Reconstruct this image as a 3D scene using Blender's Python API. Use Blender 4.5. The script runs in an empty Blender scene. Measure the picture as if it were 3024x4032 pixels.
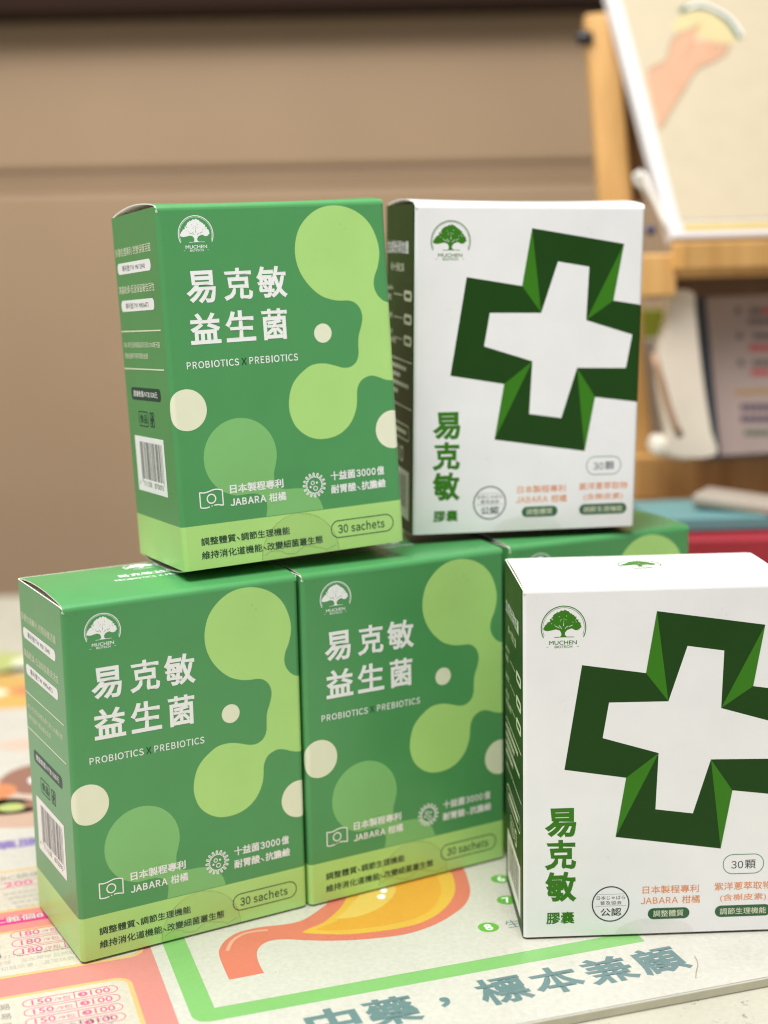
import bpy, bmesh, math, random
from mathutils import Vector, Matrix
from mathutils.geometry import tessellate_polygon

random.seed(7)
SC = bpy.context.scene
COL = SC.collection
S = 0.15                       # one carton height in metres; all lengths below are in carton heights

# ------------------------------------------------------------------ camera
F_PX, PITCH, ROLL, CAM_H = 5693.2, 0.17646, -0.01915, 1.88747
cp, sp, crl, srl = math.cos(PITCH), math.sin(PITCH), math.cos(ROLL), math.sin(ROLL)
FW = Vector((0, cp, -sp)); UP0 = Vector((0, sp, cp)); RT0 = Vector((1, 0, 0))
RT = RT0 * crl + UP0 * srl
UP = UP0 * crl - RT0 * srl
cam_d = bpy.data.cameras.new('camera'); cam = bpy.data.objects.new('camera', cam_d); COL.objects.link(cam)
cam_d.sensor_fit = 'VERTICAL'; cam_d.sensor_height = 24; cam_d.sensor_width = 18
cam_d.lens = F_PX / 4032 * 24
cam_d.clip_start = 0.01; cam_d.clip_end = 50
cam.matrix_world = Matrix(((RT.x, UP.x, -FW.x, 0), (RT.y, UP.y, -FW.y, 0), (RT.z, UP.z, -FW.z, CAM_H * S), (0, 0, 0, 1)))
cam_d.dof.use_dof = True
cam_d.dof.focus_distance = 0.590
cam_d.dof.aperture_fstop = 3.1
SC.camera = cam

# ------------------------------------------------------------------ world, lamps, exposure
W = bpy.data.worlds.new('World'); SC.world = W; W.use_nodes = True
W.node_tree.nodes['Background'].inputs[0].default_value = (1.0, 0.98, 0.95, 1)
W.node_tree.nodes['Background'].inputs[1].default_value = 0.34
def area(name, loc, target, sx, sy, power, color):
    d = bpy.data.lights.new(name, 'AREA'); d.shape = 'RECTANGLE'; d.size = sx; d.size_y = sy
    d.energy = power; d.color = color
    o = bpy.data.objects.new(name, d); COL.objects.link(o)
    o.location = loc
    o.rotation_euler = (Vector(target) - Vector(loc)).to_track_quat('-Z', 'Y').to_euler()
    return o
area('ceiling_panel_lamp', (-0.15, 0.12, 1.55), (0.0, 0.62, 0.1), 1.2, 0.8, 29, (1.0, 0.992, 0.985))
area('ceiling_rear_lamp', (-0.45, 0.75, 1.5), (-0.2, 0.95, 0.1), 1.4, 0.9, 18.5, (1.0, 0.98, 0.95))
SC.view_settings.view_transform = 'Standard'; SC.view_settings.look = 'None'
SC.view_settings.exposure = 0.0; SC.view_settings.gamma = 1.0
SC.view_settings.use_curve_mapping = False
SC.render.engine = 'CYCLES'
SC.cycles.pixel_filter_type = 'BLACKMAN_HARRIS'; SC.cycles.filter_width = 1.15
SC.cycles.max_bounces = 8; SC.cycles.transparent_max_bounces = 12
SC.cycles.caustics_reflective = False; SC.cycles.caustics_refractive = False

# ------------------------------------------------------------------ colours and materials
def lin(r, g, b):
    f = lambda c: c / 12.92 if c <= 0.04045 else ((c + 0.055) / 1.055) ** 2.4
    return (f(r / 255), f(g / 255), f(b / 255), 1)
MATS = {}
def mat(name, rgb, rough=0.45, spec=0.5, var=0.04, vscale=60, bump=0.0, bscale=900, bdist=0.00005, big=0.0, metal=0, speck=None, grain=0.0):
    if name in MATS: return MATS[name]
    m = bpy.data.materials.new(name); m.use_nodes = True
    nt = m.node_tree; N, L = nt.nodes, nt.links
    b = N['Principled BSDF']
    b.inputs['Roughness'].default_value = rough; b.inputs['Metallic'].default_value = metal
    b.inputs['Specular IOR Level'].default_value = spec
    tc = N.new('ShaderNodeTexCoord')
    no = N.new('ShaderNodeTexNoise'); no.inputs['Scale'].default_value = vscale; no.inputs['Detail'].default_value = 4
    L.new(tc.outputs['Object'], no.inputs['Vector'])
    hsv = N.new('ShaderNodeHueSaturation'); hsv.inputs['Color'].default_value = rgb
    mr = N.new('ShaderNodeMapRange'); mr.inputs['To Min'].default_value = 1 - var; mr.inputs['To Max'].default_value = 1 + var
    mr.inputs['From Min'].default_value = 0.3; mr.inputs['From Max'].default_value = 0.7
    L.new(no.outputs['Fac'], mr.inputs['Value']); L.new(mr.outputs['Result'], hsv.inputs['Value'])
    out = hsv.outputs['Color']
    if grain:
        g = N.new('ShaderNodeTexNoise'); g.inputs['Scale'].default_value = 420; g.inputs['Detail'].default_value = 5; g.inputs['Roughness'].default_value = 0.65
        L.new(tc.outputs['Object'], g.inputs['Vector'])
        gr = N.new('ShaderNodeMapRange'); gr.inputs['From Min'].default_value = 0.35; gr.inputs['From Max'].default_value = 0.65
        gr.inputs['To Min'].default_value = 1 - grain; gr.inputs['To Max'].default_value = 1.0
        L.new(g.outputs['Fac'], gr.inputs['Value'])
        mx = N.new('ShaderNodeMix'); mx.data_type = 'RGBA'; mx.blend_type = 'MULTIPLY'; mx.inputs[0].default_value = 1
        L.new(out, mx.inputs[6]); L.new(gr.outputs['Result'], mx.inputs[7]); out = mx.outputs[2]
    if speck:
        scale, thr, col = speck
        v = N.new('ShaderNodeTexVoronoi'); v.inputs['Scale'].default_value = scale
        n2 = N.new('ShaderNodeTexNoise'); n2.inputs['Scale'].default_value = scale * 3
        vm = N.new('ShaderNodeMix'); vm.data_type = 'RGBA'; vm.blend_type = 'LINEAR_LIGHT'; vm.inputs[0].default_value = 0.006
        L.new(tc.outputs['Object'], vm.inputs[6]); L.new(n2.outputs['Color'], vm.inputs[7])
        L.new(vm.outputs[2], v.inputs['Vector'])
        lt = N.new('ShaderNodeMath'); lt.operation = 'LESS_THAN'
        n3 = N.new('ShaderNodeMath'); n3.operation = 'MULTIPLY'; n3.inputs[1].default_value = thr
        sep = N.new('ShaderNodeSeparateColor'); L.new(v.outputs['Color'], sep.inputs[0])
        pw = N.new('ShaderNodeMath'); pw.operation = 'POWER'; pw.inputs[1].default_value = 3; L.new(sep.outputs[0], pw.inputs[0])
        L.new(pw.outputs[0], n3.inputs[0])
        L.new(v.outputs['Distance'], lt.inputs[0]); L.new(n3.outputs[0], lt.inputs[1])
        ml = N.new('ShaderNodeMath'); ml.operation = 'MULTIPLY'; ml.inputs[1].default_value = 0.7; L.new(lt.outputs[0], ml.inputs[0])
        m2 = N.new('ShaderNodeMix'); m2.data_type = 'RGBA'; m2.inputs[7].default_value = col
        L.new(ml.outputs[0], m2.inputs[0]); L.new(out, m2.inputs[6]); out = m2.outputs[2]
    L.new(out, b.inputs['Base Color'])
    rr = N.new('ShaderNodeMapRange'); rr.inputs['To Min'].default_value = rough - 0.05; rr.inputs['To Max'].default_value = rough + 0.06
    L.new(no.outputs['Fac'], rr.inputs['Value']); L.new(rr.outputs['Result'], b.inputs['Roughness'])
    nrm = None
    if bump:
        n4 = N.new('ShaderNodeTexNoise'); n4.inputs['Scale'].default_value = bscale; n4.inputs['Detail'].default_value = 3
        L.new(tc.outputs['Object'], n4.inputs['Vector'])
        bp = N.new('ShaderNodeBump'); bp.inputs['Strength'].default_value = bump; bp.inputs['Distance'].default_value = bdist
        L.new(n4.outputs['Fac'], bp.inputs['Height']); nrm = bp
    if big:
        n5 = N.new('ShaderNodeTexNoise'); n5.inputs['Scale'].default_value = 14; n5.inputs['Detail'].default_value = 1
        L.new(tc.outputs['Object'], n5.inputs['Vector'])
        bp2 = N.new('ShaderNodeBump'); bp2.inputs['Strength'].default_value = 1; bp2.inputs['Distance'].default_value = big
        L.new(n5.outputs['Fac'], bp2.inputs['Height'])
        if nrm: L.new(nrm.outputs['Normal'], bp2.inputs['Normal'])
        nrm = bp2
    if nrm: L.new(nrm.outputs['Normal'], b.inputs['Normal'])
    MATS[name] = m
    return m
def card(name, rgb, rough=0.29, var=0.03, spec=0.52):
    return mat(name, rgb, rough=rough, spec=spec, var=var, vscale=45, bump=0.35, bscale=1500, bdist=0.00004, big=0.0012)
def ink(name, rgb, rough=0.45):
    return mat(name, rgb, rough=rough, spec=0.4, var=0.02, vscale=80)

GREEN = card('green_card', (0.081, 0.326, 0.106, 1))
LIME = card('lime_card', (0.445, 0.75, 0.225, 1))
LEAF = card('leaf_green_card', (0.225, 0.54, 0.18, 1))
CREAM = card('cream_card', (0.84, 0.86, 0.65, 1))
WHITE = card('white_card', (0.87, 0.87, 0.875, 1))
DARKG = card('dark_green_card', (0.012, 0.057, 0.006, 1), rough=0.45, spec=0.2)
MIDG = card('mid_green_card', (0.042, 0.20, 0.010, 1), rough=0.45, spec=0.2)
INKW = ink('white_ink', (0.92, 0.93, 0.92, 1))
INKC = ink('cream_ink', (0.78, 0.82, 0.62, 1))
INKD = ink('dark_teal_ink', (0.008, 0.052, 0.038, 1))
INKB = ink('black_ink', (0.012, 0.012, 0.012, 1))
INKO = ink('orange_ink', (0.82, 0.30, 0.11, 1))
INKN = ink('navy_ink', (0.02, 0.035, 0.05, 1))
BOARD = mat('grey_board', (0.74, 0.71, 0.62, 1), rough=0.8, spec=0.2)
EDGE = mat('card_cut_edge', (0.84, 0.82, 0.72, 1), rough=0.8, spec=0.2)

# ------------------------------------------------------------------ object bookkeeping
def tag(o, label=None, cat=None, group=None, kind=None):
    if label: o['label'] = label
    if cat: o['category'] = cat
    if group: o['group'] = group
    if kind: o['kind'] = kind
    return o
def empty(name, loc=(0, 0, 0), rot=None):
    o = bpy.data.objects.new(name, None); COL.objects.link(o)
    o.empty_display_size = 0.02
    if rot is not None: o.matrix_world = Matrix.Translation(Vector(loc)) @ rot.to_4x4()
    else: o.location = loc
    return o

class MB:
    """collects faces; vertices are given in carton heights, scaled to metres on build"""
    def __init__(s): s.v = []; s.f = []; s.m = []; s.mats = []; s.n = {}
    def mi(s, m):
        if m not in s.mats: s.mats.append(m)
        return s.mats.index(m)
    def add(s, vs, fs, m, ns=None):
        k = len(s.v); s.v += [tuple(p) for p in vs]
        if ns:
            for i, n in enumerate(ns): s.n[k + i] = n
        i = s.mi(m)
        for f in fs: s.f.append([k + j for j in f]); s.m.append(i)
    def box(s, a, b, m, mtx=None):
        x0, y0, z0 = a; x1, y1, z1 = b
        c = [(x, y, z) for z in (z0, z1) for y in (y0, y1) for x in (x0, x1)]
        if mtx: c = [mtx @ Vector(p) for p in c]
        for f in ((0, 2, 3, 1), (4, 5, 7, 6), (0, 1, 5, 4), (2, 6, 7, 3), (0, 4, 6, 2), (1, 3, 7, 5)):
            s.add([c[i] for i in f], [(0, 1, 2, 3)], m)
    def bevel_prism(s, pts, h0, h1, m, fr):
        """closed outline extruded between h0 and h1; fr maps (x, y, h) to 3D"""
        n = len(pts)
        tri = tessellate_polygon([[Vector((p[0], p[1], 0)) for p in pts]])
        s.add([fr(p[0], p[1], h1) for p in pts], [tuple(t) for t in tri], m)
        s.add([fr(p[0], p[1], h0) for p in pts], [tuple(reversed(t)) for t in tri], m)
        for i in range(n):
            p, q = pts[i], pts[(i + 1) % n]
            s.add([fr(p[0], p[1], h0), fr(q[0], q[1], h0), fr(q[0], q[1], h1), fr(p[0], p[1], h1)], [(0, 1, 2, 3)], m)
    def lathe(s, prof, m, fr, seg=32):
        vs = []
        for r, z in prof:
            for i in range(seg):
                a = 2 * math.pi * i / seg; vs.append(fr(r * math.cos(a), r * math.sin(a), z))
        fs = [(j * seg + i, j * seg + (i + 1) % seg, (j + 1) * seg + (i + 1) % seg, (j + 1) * seg + i) for j in range(len(prof) - 1) for i in range(seg)]
        s.add(vs, fs, m)
    def tube(s, pts, r, m, seg=10):
        pts = [Vector(p) for p in pts]; vs = []; ref = Vector((0.13, 0.9, 0.4)).normalized()
        for i, p in enumerate(pts):
            d = (pts[min(i + 1, len(pts) - 1)] - pts[max(i - 1, 0)]).normalized()
            a = d.cross(ref).normalized(); b = d.cross(a)
            vs += [p + (a * math.cos(2 * math.pi * k / seg) + b * math.sin(2 * math.pi * k / seg)) * r for k in range(seg)]
        fs = [(j * seg + i, j * seg + (i + 1) % seg, (j + 1) * seg + (i + 1) % seg, (j + 1) * seg + i) for j in range(len(pts) - 1) for i in range(seg)]
        fs += [tuple(range(seg))[::-1], tuple(range((len(pts) - 1) * seg, len(pts) * seg))]
        s.add(vs, fs, m)
    def build(s, name, parent=None, smooth=False, orient=False, bevel=0):
        me = bpy.data.meshes.new(name)
        me.from_pydata([(p[0] * S, p[1] * S, p[2] * S) for p in s.v], [], s.f)
        for m in s.mats: me.materials.append(m)
        me.polygons.foreach_set('material_index', s.m)
        if orient or bevel:
            bm = bmesh.new(); bm.from_mesh(me)
            bmesh.ops.remove_doubles(bm, verts=bm.verts, dist=1e-6)
            bmesh.ops.recalc_face_normals(bm, faces=bm.faces)
            bm.to_mesh(me); bm.free()
        me.polygons.foreach_set('use_smooth', [bool(smooth)] * len(me.polygons))
        me.update()
        if s.n:
            ns = [s.n.get(i, (0, 0, 1)) for i in range(len(s.v))]
            me.normals_split_custom_set_from_vertices(ns)
        o = bpy.data.objects.new(name, me); COL.objects.link(o)
        if bevel:
            bv = o.modifiers.new('bevel', 'BEVEL'); bv.width = bevel * S; bv.segments = 3; bv.limit_method = 'ANGLE'
            bv.harden_normals = True
        if parent: o.parent = parent
        return o

# ------------------------------------------------------------------ flat artwork (2D shapes put on a surface)
TXT = {}
def text2d(body, bold=0.0, res=3):
    k = (body, bold)
    if k not in TXT:
        c = bpy.data.curves.new('lettering', 'FONT'); c.body = body; c.size = 1; c.resolution_u = res
        o = bpy.data.objects.new('lettering', c); COL.objects.link(o)
        dg = bpy.context.evaluated_depsgraph_get()
        me = bpy.data.meshes.new_from_object(o.evaluated_get(dg))
        vs = [(v.co.x, v.co.y) for v in me.vertices]; fs = [tuple(p.vertices) for p in me.polygons]
        bpy.data.objects.remove(o); bpy.data.curves.remove(c); bpy.data.meshes.remove(me)
        x0 = min(p[0] for p in vs); x1 = max(p[0] for p in vs); y0 = min(p[1] for p in vs); y1 = max(p[1] for p in vs)
        x0 -= bold; y0 -= bold; x1 += bold; y1 += bold
        nv = lambda p: ((p[0] - x0) / (x1 - x0), (p[1] - y0) / (y1 - y0))
        groups = [([nv(p) for p in vs], fs, None)]
        if bold:
            # heavier weight: a strip along every outline edge, on three slightly different levels
            key = lambda i: (round(vs[i][0], 5), round(vs[i][1], 5))
            cnt = {}
            for f in fs:
                a = sum(vs[f[i]][0] * vs[f[(i + 1) % len(f)]][1] - vs[f[(i + 1) % len(f)]][0] * vs[f[i]][1] for i in range(len(f)))
                g = f if a > 0 else f[::-1]
                for i in range(len(g)):
                    p, q = key(g[i]), key(g[(i + 1) % len(g)])
                    if p != q: cnt[(p, q)] = 1
            edges = [e for e in cnt if (e[1], e[0]) not in cnt]
            nxt = {}
            for e in edges: nxt.setdefault(e[0], e)
            V, F, D = [], [], []
            prv = {e[1]: e for e in edges}
            nor = lambda e: Vector((e[1][1] - e[0][1], e[0][0] - e[1][0])).normalized()
            off = {}
            for v_ in set(nxt) & set(prv):
                n1, n2 = nor(prv[v_]), nor(nxt[v_])
                m_ = n1 + n2; dn_ = 1 + n1.dot(n2)
                m_ = m_ / dn_ if dn_ > 0.25 else (n1 if dn_ < 0.02 else m_.normalized() * 1.9)
                off[v_] = m_ * bold
            for i, (p, q) in enumerate(edges):
                k0 = len(V); n_ = nor((p, q)) * bold
                V += [nv(t) for t in (p, q, Vector(q) + off.get(q, n_), Vector(p) + off.get(p, n_))]
                F += [(k0, k0 + 1, k0 + 2), (k0, k0 + 2, k0 + 3)]; D += [0.1 + 0.02 * ((i * 7) % 41)] * 4
            groups.append((V, F, D))
        TXT[k] = groups
    return TXT[k]
class Art:
    """draws 2D shapes through put(u, v, layer) -> (point, normal) into an MB"""
    def __init__(s, mb, put, cuts=(), normals=True): s.mb = mb; s.put = put; s.cuts = cuts; s.normals = normals
    def raw(s, vs, fs, m, layer=1, dls=None):
        us = [p[0] for p in vs]
        cs = [c for c in s.cuts if min(us) < c < max(us)]
        if cs:
            bm = bmesh.new(); bv = [bm.verts.new((p[0], p[1], 0)) for p in vs]
            for f in fs:
                try: bm.faces.new([bv[i] for i in f])
                except ValueError: pass
            for c in cs:
                bmesh.ops.bisect_plane(bm, geom=bm.verts[:] + bm.edges[:] + bm.faces[:], plane_co=(c, 0, 0), plane_no=(1, 0, 0), dist=1e-6)
            bm.verts.index_update()
            vs = [(v.co.x, v.co.y) for v in bm.verts]; fs = [tuple(v.index for v in f.verts) for f in bm.faces]
            bm.free()
        out = [s.put(p[0], p[1], layer + (dls[i] if dls and len(dls) == len(vs) else 0)) for i, p in enumerate(vs)]
        # keep every face turned outwards
        ff = []
        for f in fs:
            a = 0
            for i in range(len(f)):
                p, q = vs[f[i]], vs[f[(i + 1) % len(f)]]; a += p[0] * q[1] - q[0] * p[1]
            ff.append(tuple(f) if a > 0 else tuple(reversed(f)))
        s.mb.add([o[0] for o in out], ff, m, [o[1] for o in out] if s.normals else None)
    def poly(s, pts, m, layer=1):
        tri = tessellate_polygon([[Vector((p[0], p[1], 0)) for p in pts]])
        s.raw(pts, [tuple(t) for t in tri], m, layer)
    def rect(s, x0, y0, x1, y1, m, layer=1): s.raw([(x0, y0), (x1, y0), (x1, y1), (x0, y1)], [(0, 1, 2, 3)], m, layer)
    def disc(s, cx, cy, rx, m, layer=1, ry=None, n=56):
        ry = ry or rx
        s.poly([(cx + rx * math.cos(2 * math.pi * i / n), cy + ry * math.sin(2 * math.pi * i / n)) for i in range(n)], m, layer)
    def stroke(s, pts, w, m, layer=1, closed=False):
        n = len(pts); L = []; R = []
        for i in range(n):
            a = Vector(pts[(i - 1) % n] if closed or i else pts[0]); b = Vector(pts[(i + 1) % n] if closed or i < n - 1 else pts[-1])
            p = Vector(pts[i]); d1 = (p - a); d2 = (b - p)
            d1 = d1.normalized() if d1.length > 1e-9 else d2.normalized()
            d2 = d2.normalized() if d2.length > 1e-9 else d1
            t = (d1 + d2); t = t.normalized() if t.length > 1e-6 else d1
            nn = Vector((-t.y, t.x)); c = max(0.5, nn.dot(Vector((-d1.y, d1.x))))
            L.append(p + nn * w / 2 / c); R.append(p - nn * w / 2 / c)
        vs = [tuple(q) for q in L + R]; k = n if closed else n - 1
        s.raw(vs, [(i, (i + 1) % n, n + (i + 1) % n, n + i) for i in range(k)], m, layer)
    def ring(s, cx, cy, r, w, m, layer=1, a0=0, a1=360, n=64):
        full = abs(a1 - a0) >= 360
        k = n if full else n + 1
        s.stroke([(cx + r * math.cos(math.radians(a0 + (a1 - a0) * i / n)), cy + r * math.sin(math.radians(a0 + (a1 - a0) * i / n))) for i in range(k)], w, m, layer, full)
    def fit(s, body, l, b, r, t, m, layer=1, bold=0.0, ang=0.0):
        """lettering stretched to the box l, b, r, t"""
        for vs, fs, dl in text2d(body, bold):
            s.raw([(l + p[0] * (r - l), b + p[1] * (t - b)) for p in vs], fs, m, layer, dl)
SANS = dict(A=(544, 4), B=(588, 85), C=(571, 48), D=(615, 85), E=(527, 85), H=(652, 85), I=(275, 82), J=(480, 42), M=(813, 85), N=(647, 85), O=(664, 48), P=(569, 85), R=(580, 85),
            S=(534, 45), T=(536, 25), U=(645, 80), X=(513, 18), a=(504, 52), c=(456, 45), e=(496, 45), h=(544, 80), s=(419, 30), t=(338, 25))
for d_ in '0123456789': SANS[d_] = (497, 42)
SANS['1'] = (497, 75); SANS[' '] = (220, 0)
def latin(A, body, l, b, r, t, m, layer=1, bold=0.0):
    """plain sans lettering from the wide forms of the letters; t is the capital height"""
    tot = sum(SANS[c][0] for c in body) - SANS[body[0]][1] - SANS[body[-1]][1]
    k = (r - l) / tot; x = l - SANS[body[0]][1] * k
    for c in body:
        adv, sb = SANS[c]
        if c != ' ':
            hh = 0.74 if c in 'aces' else 1.08 if c == 'h' else 0.94 if c == 't' else 1.0
            ov = 0.012 * (t - b) if c in 'COSJUaces0368' else 0
            if c == 'I': A.rect(x + sb * k, b, x + (adv - sb) * k, t, m, layer); x += adv * k; continue
            A.fit(chr(ord(c) + 0xFEE0), x + sb * k, b - ov, x + (adv - sb) * k, b + (t - b) * hh + ov, m, layer, bold)
        x += adv * k
def comma(A, l, b, w, m, layer=1):
    A.stroke([(l, b + w * 0.95), (l + w * 0.55, b + w * 0.45), (l + w, b - w * 0.1)], w * 0.34, m, layer)
def rrect(x0, y0, x1, y1, r, n=8):
    P = []
    for cx, cy, a in ((x1 - r, y1 - r, 0), (x0 + r, y1 - r, 90), (x0 + r, y0 + r, 180), (x1 - r, y0 + r, 270)):
        P += [(cx + r * math.cos(math.radians(a + 90 * i / n)), cy + r * math.sin(math.radians(a + 90 * i / n))) for i in range(n + 1)]
    return P
def spline(pts, n=4, closed=True):
    out = []; k = len(pts)
    for i in range(k if closed else k - 1):
        g = lambda j: Vector(pts[j % k] if closed else pts[max(0, min(k - 1, j))])
        p0, p1, p2, p3 = g(i - 1), g(i), g(i + 1), g(i + 2)
        for q in range(n):
            t = q / n
            out.append(tuple(0.5 * ((2 * p1) + (p2 - p0) * t + (2 * p0 - 5 * p1 + 4 * p2 - p3) * t * t + (3 * p1 - p0 - 3 * p2 + p3) * t ** 3)))
    if not closed: out.append(tuple(pts[-1]))
    return out

def logo(A, cx, cy, k, m, bg, layer=1):
    """tree in an open ring with two lines of lettering; ring radius .0495 * k"""
    P = lambda x, y: (cx + x * k, cy + y * k)
    A.ring(cx, cy, 0.0492 * k, 0.0022 * k, m, layer, -26, 206)
    A.ring(cx, cy, 0.0458 * k, 0.0009 * k, m, layer, -22, 202)
    rnd = random.Random(3); pts = []
    outline = [(0.0395, 0.003), (0.036, 0.013), (0.027, 0.023), (0.015, 0.034), (0.002, 0.0405), (-0.012, 0.037), (-0.021, 0.029), (-0.028, 0.02), (-0.034, 0.013),
               (-0.042, 0.006), (-0.0435, -0.002), (-0.037, -0.0065), (-0.026, -0.005), (-0.017, -0.003), (-0.0085, -0.0055), (-0.0055, -0.0105), (-0.0045, -0.016), (-0.008, -0.0208),
               (0.008, -0.0208), (0.003, -0.016), (0.0035, -0.0105), (0.008, -0.005), (0.018, -0.0015), (0.027, -0.006), (0.036, -0.004)]
    for i in range(len(outline)):
        a, b = Vector(outline[i]), Vector(outline[(i + 1) % len(outline)])
        crown = not (13 <= i <= 22)
        n = 5 if crown else 1
        for q in range(n):
            p = a.lerp(b, q / n)
            if crown: p += p.normalized() * rnd.uniform(-0.0022, 0.0022)
            pts.append(P(p.x, p.y))
    A.poly(pts, m, layer)
    for x, y, dx, dy in ((-0.004, -0.002, -0.006, 0.008), (0.003, -0.002, 0.007, 0.006), (-0.009, 0.0, -0.009, 0.004), (0.0, 0.004, 0.0005, 0.008), (0.012, 0.002, 0.008, 0.004)):
        A.stroke([P(x, y), P(x + dx * 0.5, y + dy * 0.6), P(x + dx, y + dy)], 0.0011 * k, bg, layer + 1)
    for i in range(16):
        x, y = rnd.uniform(-0.028, 0.028), rnd.uniform(0.006, 0.028)
        A.disc(*P(x, y), 0.0009 * k, bg, layer + 1, n=6)
    A.stroke([P(-0.0205, -0.0214), P(-0.008, -0.0206), P(0.008, -0.0206), P(0.0235, -0.0212)], 0.0012 * k, m, layer + 1)
    A.fit('MUCHEN', *P(-0.0315, -0.0380), *P(0.0295, -0.0288), m, layer, 0.012)
    A.fit('BIOTECH', *P(-0.0195, -0.0458), *P(0.0195, -0.0400), m, layer, 0.012)
    for x in (-0.0355, 0.0322): A.stroke([P(x - 0.0025, -0.0430), P(x + 0.0025, -0.0428)], 0.0008 * k, m, layer)

def barcode(A, x0, y0, x1, y1, ink_m, layer=2):
    rnd = random.Random(5); n = 95; w = (x1 - x0) / n; i = 0
    while i < n:
        k = rnd.choice((1, 1, 1, 2, 2, 3))
        guard = i < 2 or 46 <= i < 49 or i > 91
        A.rect(x0 + i * w, y0 - ((y1 - y0) * 0.09 if guard else 0), x0 + min(n, i + k) * w, y1, ink_m, layer)
        i += k + rnd.choice((1, 1, 2, 2, 3))

# ------------------------------------------------------------------ cartons
E_L = 0.00016                    # thickness of one printed layer
R_V = 0.0145                     # radius of the upright corners
R_C = 0.017                     # radius of the folded edges
T_C = 0.0032                    # board thickness
def wrap(Wd, Dp):
    """front and side panels in one strip: u = 0..Wd over the front, u < 0 back along the left side, u > Wd along the right side"""
    r = R_V
    def put(u, v, l):
        e = E_L * l
        if u < -r: return (-e, -u, v), (-1, 0, 0)
        if u < r:
            a = (r - u) / (2 * r) * math.pi / 2
            return (r - (r + e) * math.sin(a), r - (r + e) * math.cos(a), v), (-math.sin(a), -math.cos(a), 0)
        if u <= Wd - r: return (u, -e, v), (0, -1, 0)
        if u < Wd + r:
            a = (u - Wd + r) / (2 * r) * math.pi / 2
            return (Wd - r + (r + e) * math.sin(a), r - (r + e) * math.cos(a), v), (math.sin(a), -math.cos(a), 0)
        return (Wd + e, u - Wd, v), (1, 0, 0)
    cuts = [r * (i / 4 - 1) for i in range(9)] + [Wd + r * (i / 4 - 1) for i in range(9)]
    return put, cuts

def shell(mb, Wd, Dp, H, zb, m_front, m_side, m_low):
    r, n = R_V, 8
    prof = []                   # (x, y, nx, ny, kind)
    for cx, cy, a0 in ((r, r, 180), (Wd - r, r, 270), (Wd - r, Dp - r, 0), (r, Dp - r, 90)):
        for i in range(n + 1):
            a = math.radians(a0 + 90 * i / n)
            prof.append((cx + r * math.cos(a), cy + r * math.sin(a), math.cos(a), math.sin(a)))
    N = len(prof)
    def ztop(p):
        # front panel runs into the lid's fold, side panels stop just short of the top
        f = max(0.0, -p[3]); return H - 0.004 - (R_C - 0.004) * f ** 2
    z0 = 0.0045
    for i in range(N):
        p, q = prof[i], prof[(i + 1) % N]
        mx = (p[2] + q[2]) / 2
        side = abs(mx) > 0.86
        m = m_side if side else m_front
        levels = [z0, zb] if zb else [z0]
        for k in range(len(levels)):
            last = k == len(levels) - 1
            lo = levels[k]
            ml = m_low if (zb and k == 0) else m
            hi_p = ztop(p) if last else levels[k + 1]; hi_q = ztop(q) if last else levels[k + 1]
            mb.add([(p[0], p[1], lo), (q[0], q[1], lo), (q[0], q[1], hi_q), (p[0], p[1], hi_p)], [(0, 1, 2, 3)], ml,
                   [(p[2], p[3], 0), (q[2], q[3], 0), (q[2], q[3], 0), (p[2], p[3], 0)])
        ip = (p[0] - p[2] * T_C, p[1] - p[3] * T_C); iq = (q[0] - q[2] * T_C, q[1] - q[3] * T_C)
        mb.add([(ip[0], ip[1], z0), (ip[0], ip[1], ztop(p)), (iq[0], iq[1], ztop(q)), (iq[0], iq[1], z0)], [(0, 1, 2, 3)], BOARD,
               [(-p[2], -p[3], 0), (-p[2], -p[3], 0), (-q[2], -q[3], 0), (-q[2], -q[3], 0)])
        mb.add([(p[0], p[1], ztop(p)), (q[0], q[1], ztop(q)), (iq[0], iq[1], ztop(q)), (ip[0], ip[1], ztop(p))], [(0, 1, 2, 3)], EDGE, [(0, 0, 1)] * 4)
        mb.add([(p[0], p[1], z0), (ip[0], ip[1], z0), (iq[0], iq[1], z0), (q[0], q[1], z0)], [(0, 1, 2, 3)], EDGE, [(0, 0, -1)] * 4)

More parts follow.
